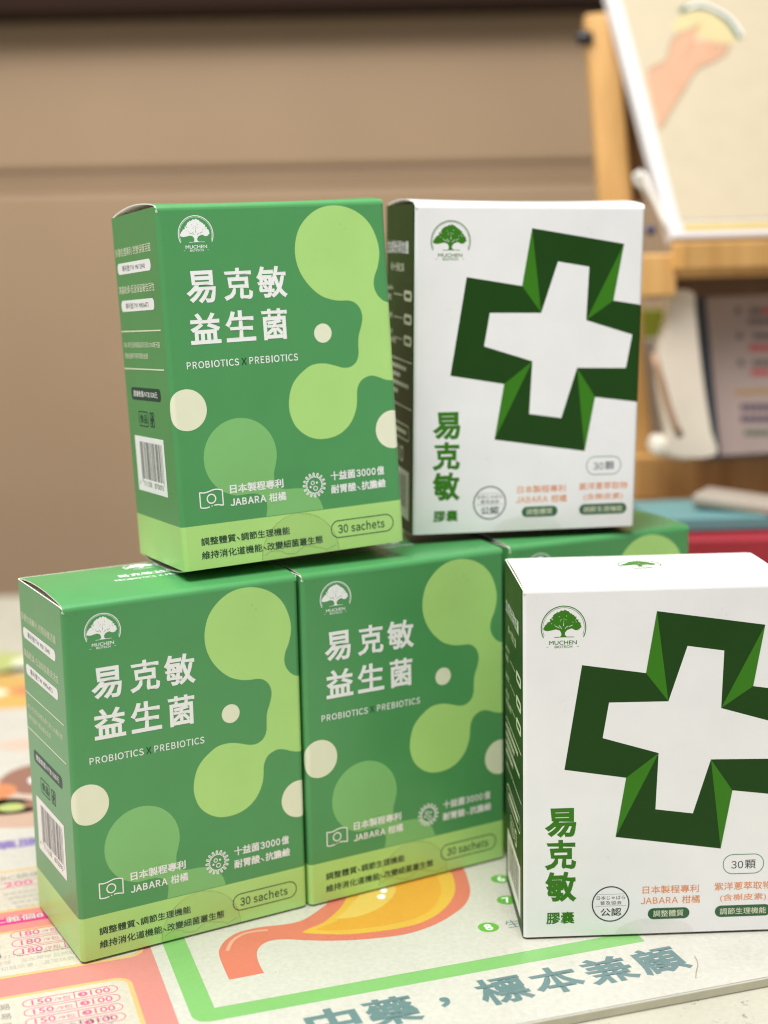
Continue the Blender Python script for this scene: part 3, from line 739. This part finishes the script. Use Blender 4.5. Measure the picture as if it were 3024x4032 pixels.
# green-bordered sheet with the stomach picture
mb = MB(); zs = -0.0026
A = sheet_art(mb, zs)
o0 = (-0.4577, 3.4201)          # inner lower left corner of the border
G = lambda a, b: loc2(o0, a, b)
edge_pt = lambda a: tuple(p_edge + d_edge * a + n_edge * 0.005)
A.poly([edge_pt(-0.833), edge_pt(1.9), G(2.60, 1.45), G(-0.100, 1.45)], PAPERW, 0)
A.poly([G(-0.064 + 0.045 * (1 - math.cos(t)) , -0.062 + 0.045 * (1 - math.sin(t))) for t in [i * math.pi / 16 for i in range(9)]][::1] + [G(1.20, -0.062), G(1.20, 1.38), G(-0.064, 1.38)], BORD, 1)
A.poly([G(0, 0), G(1.14, 0), G(1.14, 1.32), G(0, 1.32)], PAPER, 2)
up = [(-0.4349, 3.5652), (-0.4591, 3.64), (-0.4784, 3.7105), (-0.478, 3.7535), (-0.4654, 3.7969), (-0.4445, 3.8296), (-0.4152, 3.851), (-0.3747, 3.8684), (-0.3262, 3.8779), (-0.2882, 3.8879), (-0.2541, 3.9098), (-0.2274, 3.9481), (-0.2039, 3.9873), (-0.1873, 4.0275), (-0.16, 4.20), (-0.10, 4.38), (0.02, 4.48), (0.14, 4.44), (0.21, 4.34)]
dn = [(-0.3448, 3.5983), (-0.3643, 3.6569), (-0.374, 3.7134), (-0.3685, 3.749), (-0.3534, 3.7739), (-0.3303, 3.7876), (-0.2926, 3.7898), (-0.2406, 3.7817), (-0.1718, 3.776), (-0.1032, 3.7783), (-0.034, 3.788), (0.0351, 3.8059), (0.0914, 3.8375), (0.142, 3.8813), (0.1872, 3.9383), (0.2189, 3.9934), (0.2356, 4.0591), (0.2375, 4.1188), (0.2329, 4.1983), (0.2275, 4.2347)]
A.poly(spline(up, 3, False) + spline(dn[::-1], 3, False), SALMON, 3)
A.poly(spline([(-0.2540, 3.832), (-0.2338, 3.8548), (-0.2, 3.8841), (-0.1699, 3.9377), (-0.1498, 3.985), (-0.1365, 4.0336), (-0.11, 4.18), (-0.03, 4.34), (0.08, 4.36), (0.15, 4.30), (0.1847, 4.2185), (0.1929, 4.1557), (0.1915, 4.078), (0.1725, 4.0037), (0.137, 3.9325), (0.0892, 3.8797), (0.0359, 3.8497), (-0.0339, 3.8276), (-0.1211, 3.8124), (-0.1904, 3.8160), (-0.2393, 3.8230)], 3), AMBER2, 4)
A.poly(spline([(-0.215, 3.845), (-0.16, 3.895), (-0.12, 3.99), (-0.08, 4.16), (0.02, 4.28), (0.12, 4.24), (0.150, 4.12), (0.142, 4.03), (0.11, 3.95), (0.05, 3.895), (-0.03, 3.862), (-0.12, 3.842)], 3), AMBER, 5)
A.poly(spline([(-0.165, 3.912), (-0.1048, 3.9191), (-0.0517, 3.9566), (-0.0121, 4.0117), (0.0103, 4.069), (0.0109, 4.1202), (-0.03, 4.16), (-0.08, 4.10), (-0.12, 4.0), (-0.145, 3.94)], 3), AMBER3, 6)
A.stroke(spline([(-0.4565, 3.7274), (-0.4535, 3.7600), (-0.4474, 3.7887), (-0.4320, 3.815), (-0.4135, 3.832), (-0.385, 3.843), (-0.3539, 3.8484)], 3, False), 0.0105, BLUSH, 4)
A.disc(-0.0301, 4.0498, 0.0125, INKW, 7, ry=0.016); A.disc(-0.0227, 4.0917, 0.010, INKW, 7, ry=0.016)
for (mx, my), s_ in (((0.2743, 3.8397), '8'), ((0.3416, 4.0128), '7'), ((0.3356, 4.1598), '6')):
    A.disc(mx, my, 0.0300, MARK, 3, n=32); on_sheet(A, s_, (mx, my), 0.022, 0.036, INKW, 4, 0.02, True)
on_sheet(A, '生理', (0.372, 3.868), 0.10, 0.044, SLATE, 3, 0.0, True)
EM = 0.1526; last = Vector((0.7190, 3.6280)); st = E1 * EM
for i, ch in enumerate('中藥，標本兼顧'):
    c = last - st * (6 - i)
    if ch == '，': on_sheet(A, ch, (0.1325, 3.4285), 0.030, 0.048, SLATE, 3, 0.03, True)
    else: on_sheet(A, ch, tuple(c), 0.136, 0.136, SLATE, 3, 0.03, True)
tag(mb.build('printed_sheet'), 'white printed sheet with a green border and a stomach picture, lying under the cartons', 'sheet')

# pink price list
mb = MB(); zs = -0.0034
A = sheet_art(mb, zs)
pe = Vector((-0.664, 3.7394))     # right edge of the sheet
K = lambda a, b: loc2(pe, a, b)
A.poly([K(-1.35, -0.55), K(0.0, -0.55), K(0.0, 0.50), K(-1.35, 0.50)], ROSE, 0)
def panel(x0, y0, x1, y1):
    r = 0.035
    A.poly([K(*p) for p in rrect(x0 - 0.013, y0 - 0.013, x1 + 0.013, y1 + 0.013, r + 0.012)], GLOW, 1)
    A.poly([K(*p) for p in rrect(x0, y0, x1, y1, r)], CREAMP, 2)
def kk(p): d = Vector(p) - pe; return (d.dot(E1), d.dot(E2))
p2 = kk((-0.7546, 3.5842)); p2r = kk((-0.692, 3.562))
panel(-1.2, -0.60, p2r[0] - 0.013, p2[1] - 0.013)
b1 = kk((-0.9279, 3.6279)); t1 = kk((-0.9786, 3.9169))
panel(-1.2, b1[1] + 0.018, -0.035, t1[1] - 0.018)
h0 = kk((-1.1328, 3.9094)); h1 = kk((-1.1446, 3.9553))
A.poly([K(-1.2, h0[1]), K(-0.05, h0[1]), K(-0.05, h1[1]), K(-1.2, h1[1])], MAG, 3)
on_sheet(A, '工雜個8', (-1.160, 3.914), 0.150, 0.036, PAPERW, 4, 0.02)
bA = kk((-1.2304, 4.2876)); tA = kk((-1.1446, 3.9753))
panel(-1.2, tA[1] + 0.03, -0.05, bA[1] - 0.015)
def pill(o, w, h, m, lay=3): A.stroke([loc2(o, *p) for p in rrect(0, -h / 2, w, h / 2, h * 0.49, 8)], 0.0028, m, lay, True)
for o in ((-0.9575, 3.4573), (-0.9423, 3.4110), (-0.9270, 3.3635), (-0.9118, 3.3160)):
    pill(o, 0.243, 0.038, HOT)
    on_sheet(A, '150', loc2(o, 0.022, -0.013), 0.052, 0.027, HOT, 3, 0.012)
    on_sheet(A, '/9包', loc2(o, 0.080, -0.012), 0.042, 0.020, HOT, 3)
    on_sheet(A, '|', loc2(o, 0.130, -0.015), 0.003, 0.032, HOT, 3)
    A.disc(*loc2(o, 0.153, 0.0), 0.0125, HOT, 3, n=20); on_sheet(A, '3', loc2(o, 0.153, 0.0), 0.009, 0.014, CREAMP, 4, 0.0, True)
    on_sheet(A, '100', loc2(o, 0.172, -0.013), 0.052, 0.027, HOT, 3, 0.012)
    on_sheet(A, '易', loc2(o, -0.060, -0.014), 0.028, 0.030, GREY, 3, 0.008)
for o in ((-1.0854, 3.8448), (-1.0688, 3.7921), (-1.0525, 3.7407)):
    pill(o, 0.243, 0.044, HOT)
    on_sheet(A, '180', loc2(o, 0.024, -0.015), 0.056, 0.031, HOT, 3, 0.012)
    on_sheet(A, '/9包', loc2(o, 0.086, -0.012), 0.044, 0.021, HOT, 3)
    on_sheet(A, '|', loc2(o, 0.140, -0.017), 0.003, 0.036, HOT, 3)
    on_sheet(A, '100', loc2(o, 0.172, -0.013), 0.052, 0.027, HOT, 3, 0.012)
    on_sheet(A, '易', loc2(o, -0.062, -0.016), 0.030, 0.032, GREY, 3, 0.008)
for i, s_ in enumerate(('藥材打底，嚴選甘甜漬梅', '保健、玉米帶來自然甜味', '知龍眼湯，溫潤無負擔')):
    on_sheet(A, s_, loc2((-1.0980, 3.6935), -0.006 + 0.012 * i, -0.034 * i), 0.260 - 0.02 * i, 0.024, LGREY, 3)
for i in range(3):
    on_sheet(A, '漢方草本燉煮清甜湯', loc2((-0.8900, 3.315), -0.01, -0.034 * i), 0.20, 0.024, LGREY, 3)
on_sheet(A, 'ABC鍋燒', (-1.235, 4.205), 0.15, 0.036, GREY, 3)
pill((-1.235, 4.165), 0.22, 0.044, HOT); on_sheet(A, '200', (-1.185, 4.166), 0.085, 0.034, HOT, 3, 0.01)
for i in range(4):
    on_sheet(A, '湯頭溫潤回甘老少皆宜', loc2((-1.175, 4.105), 0.010 * i, -0.034 * i), 0.20, 0.022, LGREY, 3)
tag(mb.build('price_list'), 'pink price list sheet with cream panels, lying at the lower left of the table', 'sheet')

# leaflet farther back with dishes
mb = MB(); zs = -0.0034
A = sheet_art(mb, zs)
A.poly([K(-1.9, 0.54), K(0.3, 0.54), K(0.3, 2.85), K(-1.9, 2.85)], PAPERW, 0)
on_sheet(A, '藥膳', (-1.30, 4.445), 0.17, 0.075, PURP, 1, 0.03)
BRN = pink('dish_brown', (0.30, 0.15, 0.11, 1)); TAN = pink('dish_tan', (0.55, 0.38, 0.29, 1)); ORG = pink('dish_orange', (0.66, 0.25, 0.11, 1))
YLW = pink('dish_yellow', (0.66, 0.42, 0.12, 1)); LIM = pink('dish_lime', (0.48, 0.55, 0.19, 1)); GRN = pink('dish_green', (0.22, 0.42, 0.17, 1)); PCH = pink('dish_peach', (0.64, 0.50, 0.40, 1))
A.poly(spline(T((-160, 3170), (60, 3140), (250, 3180), (320, 3230), (100, 3255), (-120, 3245))), TAN, 1)
A.disc(-1.36, 4.86, 0.16, PCH, 1, ry=0.10)
A.disc(-1.27, 5.12, 0.17, BRN, 2, ry=0.17); A.disc(-1.29, 5.10, 0.045, INKW, 3)
A.disc(-1.52, 5.02, 0.16, TAN, 1, ry=0.12); A.disc(-1.42, 4.98, 0.07, ORG, 4, ry=0.08); A.disc(-1.60, 5.2, 0.1, YLW, 3); A.disc(-1.33, 4.83, 0.05, LIM, 2, ry=0.04); A.disc(-1.2, 4.86, 0.10, BRN, 3, ry=0.05)
A.disc(-1.45, 5.50, 0.10, PCH, 1, ry=0.07)
A.poly(spline([(-1.95, 5.98), (-1.55, 5.98), (-1.25, 6.05), (-1.3, 6.45), (-1.6, 6.5), (-2.0, 6.42)]), YLW, 1)
A.disc(-1.55, 6.24, 0.14, ORG, 2, ry=0.08); A.disc(-1.78, 6.2, 0.09, CREAM, 3, ry=0.06)
A.disc(-1.88, 6.70, 0.14, LIM, 1, ry=0.18); A.disc(-1.62, 6.78, 0.13, GRN, 1, ry=0.20); A.disc(-1.72, 6.70, 0.08, CREAM, 2)
tag(mb.build('food_leaflet'), 'leaflet with pictures of dishes and purple lettering, lying far back on the table at left', 'leaflet')

# a stray hair on the sheet
mb = MB(); hp = [tab(2100 + x / 1.795, 3400 + y / 1.795) for x, y in ((1140, 655), (1158, 690), (1162, 720), (1150, 765), (1148, 810))]
mb.tube([(p[0], p[1], 0.0012) for p in spline([tuple(p) for p in hp], 4, False)], 0.0007, mat('hair_brown', (0.30, 0.25, 0.16, 1)), 6)
tag(mb.build('stray_hair', smooth=True), 'short curled hair lying on the white margin beside the big dark lettering', 'hair')

# ------------------------------------------------------------------ back wall: two cupboard fronts with a groove and an open dark shelf above
YW = 11.0
wall_m = mat('beige_laminate', (0.375, 0.256, 0.157, 1), rough=0.5, spec=0.35, var=0.03, vscale=6)
zg = at(1000, 700, YW).z; zt = at(900, 50, YW - 0.34).z
mb = MB()
mb.box((-12, YW, -6), (12, YW + 0.35, zg - 0.060), wall_m)
mb.box((-12, YW, zg + 0.060), (12, YW + 0.35, zt + 2), wall_m)
mb.box((-12, YW + 0.034, zg - 0.060), (12, YW + 0.35, zg + 0.060), wall_m)
mb.box((-12, YW - 0.34, zt), (12, YW - 0.001, zt + 0.9), mat('dark_wood_shelf', (0.028, 0.015, 0.010, 1), rough=0.9, spec=0.1))
tag(mb.build('wall', orient=True, bevel=0.05), 'beige cupboard wall with a groove and a dark shelf across the top', 'wall', kind='structure')

# ------------------------------------------------------------------ wooden easel with a framed board
def wood(name, rgb):
    if name in MATS: return MATS[name]
    m = bpy.data.materials.new(name); m.use_nodes = True
    nt = m.node_tree; N, L = nt.nodes, nt.links; b = N['Principled BSDF']
    tc = N.new('ShaderNodeTexCoord'); mp = N.new('ShaderNodeMapping'); mp.inputs['Scale'].default_value = (60, 60, 5)
    no = N.new('ShaderNodeTexNoise'); no.inputs['Scale'].default_value = 1.5; no.inputs['Detail'].default_value = 6
    cr_ = N.new('ShaderNodeValToRGB'); cr_.color_ramp.elements[0].position = 0.3; cr_.color_ramp.elements[1].position = 0.7
    cr_.color_ramp.elements[0].color = (rgb[0] * 0.75, rgb[1] * 0.68, rgb[2] * 0.55, 1); cr_.color_ramp.elements[1].color = (*rgb, 1)
    L.new(tc.outputs['Object'], mp.inputs[0]); L.new(mp.outputs[0], no.inputs['Vector']); L.new(no.outputs['Fac'], cr_.inputs[0]); L.new(cr_.outputs[0], b.inputs['Base Color'])
    b.inputs['Roughness'].default_value = 0.45
    MATS[name] = m; return m
PINE = wood('pine_wood', (0.72, 0.42, 0.15)); PINE_SHADE = wood('shaded_wood', (0.15, 0.068, 0.02))  # second tone is the easel's own wood with shade painted into its colour
def beam(name, p, q, w, d, m, parent, face=None, bevel=0.012):
    """rectangular bar from p to q, w wide across the view and d deep"""
    p, q = Vector(p), Vector(q); ax = (q - p).normalized(); fy = Vector(face or (0, 1, 0)); fy = (fy - ax * fy.dot(ax)).normalized(); fx = fy.cross(ax)
    mb = MB(); L = (q - p).length
    M = Matrix(((fx.x, fy.x, ax.x, p.x), (fx.y, fy.y, ax.y, p.y), (fx.z, fy.z, ax.z, p.z), (0, 0, 0, 1)))
    mb.box((-w / 2, 0, 0), (w / 2, d, L), m, M)
    return mb.build(name, parent, orient=True, bevel=bevel)
easel = empty('wooden_easel', (1.3 * S, 6.6 * S, COUNTER_Z * S))
tag(easel, 'honey coloured wooden table easel holding a framed board', 'easel')
def under(o):                   # keep world placement when parented to a moved empty
    o.matrix_parent_inverse = o.parent.matrix_world.inverted(); return o
bpy.context.view_layer.update()
lt, lb = at(2366, 48, 6.95), at(2582, 2650, 6.52)
lb.z = COUNTER_Z
leg = under(beam('leg', lb, lt, 0.148, 0.10, PINE, easel))
rt, rb = at(3830, 48, 7.30), at(3560, 2640, 6.90); rb.z = COUNTER_Z
under(beam('leg', rb, rt, 0.148, 0.10, PINE, easel))
fc = (0.25, -1, 0.1)
# tray: lip, ledge and cross rail
tl, tr_ = at(2535, 1012, 6.10), at(3560, 985, 6.40)
under(beam('tray_lip', tl + Vector((0.155, -0.02, 0)), tr_, 0.115, 0.10, PINE, easel))
under(beam('tray_ledge', tl + Vector((-0.03, 0.09, -0.065)), tr_ + Vector((0, 0.09, -0.065)), 0.06, 0.36, PINE, easel))
under(beam('side_block', at(2590, 1168, 6.16), at(2590, 1000, 6.16), 0.16, 0.28, PINE, easel))
under(beam('cross_rail', at(2560, 1118, 6.42), at(3560, 1100, 6.75), 0.125, 0.08, PINE_SHADE, easel))
under(beam('lower_rail', at(2480, 1885, 6.46), at(3560, 1860, 6.85), 0.200, 0.09, PINE, easel))
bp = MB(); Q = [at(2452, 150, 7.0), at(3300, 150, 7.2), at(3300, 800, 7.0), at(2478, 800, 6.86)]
bp.add([v for v in Q], [(3, 2, 1, 0)], PINE_SHADE); bp.add([v + Vector((0, 0.05, 0)) for v in Q], [(0, 1, 2, 3)], PINE_SHADE)
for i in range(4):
    a, b = Q[i], Q[(i + 1) % 4]; bp.add([a, b, b + Vector((0, 0.05, 0)), a + Vector((0, 0.05, 0))], [(0, 1, 2, 3)], PINE_SHADE)
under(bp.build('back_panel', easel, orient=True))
kn = MB(); kc = at(2306, 150, 6.93)
kn.lathe([(0.0, -0.03), (0.028, -0.03), (0.034, -0.01), (0.034, 0.03), (0.026, 0.04), (0, 0.04)], mat('black_knob', (0.015, 0.014, 0.016, 1), rough=0.35), lambda x, y, z: (kc.x - z, kc.y + x, kc.z + y), 20)
under(kn.build('knob', easel, smooth=True, orient=True))

# framed board leaning on the easel
P0 = at(2648, 938, 6.22); P1 = at(2412, 0, 6.90)
upv = (P1 - P0)
ey = -(upv.x) / upv.y
ex = Vector((1, ey, 0.012)).normalized(); upn = (upv - ex * upv.dot(ex)).normalized(); nb = ex.cross(upn)      # nb points away from the viewer
if nb.y > 0: nb = -nb            # facing the viewer
frame_m = mat('white_frame', (0.66, 0.65, 0.65, 1), rough=0.4, var=0.02); poster_m = mat('cream_poster', (0.54, 0.46, 0.32, 1), rough=0.5, var=0.02)
board = empty('framed_board', P0 * S); tag(board, 'white framed board with a cream poster of a hand, leaning on the easel', 'board')
bpy.context.view_layer.update()
BW, BH, BT = 1.55, 1.75, 0.075
fb = lambda x, y, h: tuple(P0 + ex * x + upn * y + nb * h)
mb = MB(); mb.bevel_prism([(0, 0), (BW, 0), (BW, BH), (0, BH)], -BT, 0.0, frame_m, fb)
under(mb.build('frame', board, orient=True, bevel=0.012))
mb = MB(); mb.bevel_prism([(0.055, 0.085), (BW - 0.055, 0.085), (BW - 0.055, BH - 0.055), (0.055, BH - 0.055)], 0.0005, 0.004, poster_m, fb)
A = Art(mb, lambda u, v, l: (fb(u, v, 0.004 + 0.0008 * l), (0, 0, 1)), normals=False)
def onb(px, py):
    d = ray(px, py); o = Vector((0, 0, CAM_H)); t = (P0 - o).dot(nb) / d.dot(nb); p = o + d * t - P0
    return (p.dot(ex), p.dot(upn))
c6 = lambda a, b: onb(2200 + a / 2.013, b / 2.013)
SKIN = mat('drawn_skin', (0.60, 0.33, 0.205, 1), rough=0.5); LINE = mat('drawn_outline', (0.33, 0.26, 0.16, 1), rough=0.5); LEAFD = mat('drawn_leaf', (0.075, 0.15, 0.10, 1), rough=0.5)
hand = [c6(*p) for p in ((700, 570), (850, 480), (875, 370), (930, 285), (1050, 235), (1110, 200), (1095, 260), (1075, 330), (1180, 330), (1280, 350), (1350, 350), (1320, 430), (1230, 490), (1090, 560), (1000, 700), (900, 860), (800, 1030), (765, 900))]
A.poly(spline([(c[0], c[1]) for c in hand], 3), SKIN, 2)
A.stroke(spline(hand[:6], 3, False), 0.008, LINE, 3); A.stroke(spline(hand[10:17], 3, False), 0.008, LINE, 3)
for st_ in (((1060, 330), (1020, 420), (980, 480)), ((1200, 350), (1215, 430)), ((1290, 350), (1255, 420))): A.stroke([c6(*p) for p in st_], 0.007, LINE, 3)
A.poly(spline([c6(*p) for p in ((900, 240), (950, 140), (1060, 90), (1190, 100), (1310, 180), (1380, 280), (1400, 340), (1280, 345), (1090, 290))], 3), mat('drawn_pale_yellow', (0.60, 0.50, 0.26, 1), rough=0.5), 1)
A.stroke(spline([c6(*p) for p in ((955, 100), (1060, 60), (1190, 75), (1310, 150), (1380, 230), (1430, 310))], 4, False), 0.028, LEAFD, 3)
A.stroke(spline([c6(*p) for p in ((1010, 70), (1120, 40), (1260, 90), (1370, 170), (1450, 290))], 4, False), 0.012, INKW, 4)
under(mb.build('poster', board, orient=False))
mb = MB(); mb.bevel_prism([(0.062, 0.036), (BW - 0.06, 0.036), (BW - 0.06, 0.068), (0.062, 0.068)], 0.0005, 0.003, mat('yellow_strip', (0.60, 0.46, 0.13, 1), rough=0.4), fb)
under(mb.build('yellow_strip', board, orient=True))
# white cord loop hanging beside the board
mb = MB(); cl = [at(*p) for p in ((2560, 800, 6.4), (2535, 740, 6.4), (2505, 715, 6.4), (2503, 690, 6.4), (2520, 680, 6.4), (2536, 692, 6.38), (2552, 730, 6.36), (2580, 790, 6.34), (2612, 860, 6.30), (2640, 925, 6.27))]
mb.tube([Vector(p) for p in spline([tuple(c) for c in cl], 4, False)] if False else cl, 0.014, mat('white_cord', (0.74, 0.70, 0.63, 1), rough=0.5), 12)
tag(mb.build('cord_loop', smooth=True), 'white looped cord hanging beside the lower left corner of the framed board', 'cord')
mb = MB(); bc = at(2562, 908, 6.25)
mb.lathe([(0, -0.022), (0.018, -0.018), (0.022, 0), (0.018, 0.018), (0, 0.022)], mat('navy_plastic', (0.015, 0.03, 0.11, 1), rough=0.3), lambda x, y, z: (bc.x + x, bc.y + z, bc.z + y), 20)
tag(mb.build('push_pin', smooth=True, orient=True), 'small navy blue pin at the lower left corner of the framed board', 'pin')

# second sign on the lower rail
zr = at(2700, 1800, 6.46).z + 0.006
s0 = at(2838, 1805, 6.34); s1 = at(2790, 1150, 6.52)
sx = Vector((1, 0.22, 0.01)).normalized(); su = (s1 - s0); su = (su - sx * su.dot(sx)).normalized(); sn = sx.cross(su)
if sn.y > 0: sn = -sn
sign = empty('leaning_sign', s0 * S); tag(sign, 'dark framed sign with rows of red and grey print, standing low on the easel', 'sign')
bpy.context.view_layer.update()
sb = lambda x, y, h: tuple(s0 + sx * x + su * y + sn * h)
mb = MB(); mb.bevel_prism([(-0.045, 0), (1.0, 0), (1.0, 0.84), (-0.045, 0.84)], -0.06, 0.0, mat('slate_frame', (0.045, 0.055, 0.07, 1), rough=0.4), sb)
under(mb.build('frame', sign, orient=True, bevel=0.006))
mb = MB(); mb.bevel_prism([(0.0, 0.012), (0.96, 0.012), (0.96, 0.80), (0.0, 0.80)], 0.0005, 0.004, mat('sign_paper', (0.42, 0.315, 0.28, 1), rough=0.5), sb)
A = Art(mb, lambda u, v, l: (sb(u, v, 0.004 + 0.0008 * l), (0, 0, 1)), normals=False)
def ons(px, py):
    d = ray(px, py); o = Vector((0, 0, CAM_H)); t = (s0 - o).dot(sn) / d.dot(sn); p = o + d * t - s0
    return (p.dot(sx), p.dot(su))
cg = mat('sign_grey_print', (0.16, 0.13, 0.12, 1)); crd = mat('sign_red_print', (0.50, 0.07, 0.08, 1)); cyl = mat('sign_yellow_print', (0.42, 0.22, 0.005, 1)); cpu = mat('sign_purple_print', (0.10, 0.065, 0.11, 1))
for py, segs in ((1225, ((2893, 2915, cg), (2950, 2995, cg), (3000, 3160, crd))), (1265, ((2945, 3140, cg),)), (1325, ((2900, 2922, cg), (2965, 3150, cg))), (1370, ((2950, 3160, crd),)), (1430, ((2906, 2928, cg), (2965, 3140, cg))), (1467, ((2958, 3160, crd),)), (1540, ((2893, 3170, cyl),)), (1605, ((2915, 3160, cpu),)), (1650, ((2915, 3160, cpu),)), (1705, ((2930, 3140, mat('sign_green_print', (0.13, 0.16, 0.10, 1))),))):
    for a, b, m in segs:
        x = a
        while x < b:
            w = 26 if m is not cyl else b - a
            q0, q1 = ons(x, py + 13), ons(min(b, x + w - 5), py - 13); A.rect(q0[0], q0[1], q1[0], q1[1], m, 1); x += w
under(mb.build('sign_face', sign))

# white bottle, ribbon, packet and small packet by the lower rail
pch = [(2648, 1150), (2742, 1150), (2752, 1230), (2766, 1400), (2784, 1560), (2804, 1700), (2818, 1795), (2640, 1795), (2628, 1700), (2606, 1560), (2600, 1440), (2606, 1360), (2630, 1290), (2644, 1230)]
pf = at(2700, 1790, 6.20)
pp = [(at(x, y, 6.20).x - pf.x, at(x, y, 6.20).z - pf.z) for x, y in spline(pch, 3)]
mb = MB(); mb.bevel_prism(pp, 0.0, 0.10, mat('white_plastic', (0.70, 0.61, 0.50, 1), rough=0.4, var=0.06, vscale=25, big=0.004), lambda x, y, h: (pf.x + x, pf.y + h + 0.10 * y, pf.z + y))
tag(mb.build('white_pouch', orient=True, bevel=0.035), 'pale white pouch with a narrow neck standing on the easel against the dark framed sign', 'pouch')
mb = MB(); rb_ = [at(*p) for p in ((2575, 1395, 6.05), (2590, 1450, 6.03), (2612, 1530, 6.02), (2630, 1600, 6.02), (2655, 1670, 6.0), (2680, 1720, 6.0))]
mb.tube(rb_, 0.016, mat('brown_ribbon', (0.38, 0.23, 0.14, 1), rough=0.6), 10)
tag(mb.build('brown_ribbon', smooth=True), 'brown ribbon hanging down in front of the white pouch', 'ribbon')
mb = MB(); w0 = at(2640, 1792, 6.28)
mb.box((-0.09, -0.05, -0.01), (0.09, 0.12, 0.075), mat('white_tissue', (0.74, 0.70, 0.60, 1), rough=0.7), Matrix.Translation(w0) @ Matrix.Rotation(0.18, 4, 'Y'))
tag(mb.build('tissue_pack', orient=True, bevel=0.03), 'small white pack lying at the foot of the white pouch', 'pack')
mb = MB(); w0 = at(2575, 1790, 7.15)
mb.box((-0.10, 0, 0), (0.055, 0.06, 0.72), mat('lime_packet', (0.45, 0.52, 0.06, 1), rough=0.4), Matrix.Translation(w0))
tag(mb.build('lime_packet', orient=True, bevel=0.01), 'lime green packet standing behind the white pouch', 'packet')
mb = MB(); w0 = at(2560, 1790, 6.98)
mb.box((-0.14, 0, 0), (0.10, 0.05, 0.56), mat('pale_packet', (0.66, 0.60, 0.52, 1), rough=0.4), Matrix.Translation(w0) @ Matrix.Rotation(-0.12, 4, 'Y'))
tag(mb.build('pale_packet', orient=True, bevel=0.01), 'pale grey packet leaning in front of the lime green packet', 'packet')

# red box, teal book and grey pouch at the right
rt_ = at(2600, 2128, 5.55)
mb = MB(); mb.box((rt_.x, 5.55, COUNTER_Z), (rt_.x + 1.3, 6.2, rt_.z), mat('red_card', (0.34, 0.014, 0.028, 1), rough=0.4))
tag(mb.build('red_box', orient=True, bevel=0.012), 'red box on the counter behind the cartons at right', 'box')
tt = at(2560, 2030, 5.75)
mb = MB(); mb.box((0, 0, 0), (1.2, 0.42, tt.z - rt_.z), mat('teal_cover', (0.13, 0.30, 0.31, 1), rough=0.4), Matrix.Translation((tt.x, 5.68, rt_.z + 0.001)) @ Matrix.Rotation(0.05, 4, 'Z'))
tag(mb.build('teal_book', orient=True, bevel=0.012), 'thick teal book lying on the red box', 'book')
mb = MB(); pc = at(2890, 2040, 5.80)
mb.box((-0.16, -0.06, 0), (0.20, 0.16, 0.055), mat('grey_packet', (0.36, 0.31, 0.25, 1), rough=0.6, var=0.1, vscale=20), Matrix.Translation((pc.x, 5.83, tt.z + 0.003)) @ Matrix.Rotation(-0.5, 4, 'Z') @ Matrix.Rotation(0.08, 4, 'Y'))
tag(mb.build('grey_packet', orient=True, bevel=0.02), 'flat grey packet lying slanted on the teal book', 'packet')
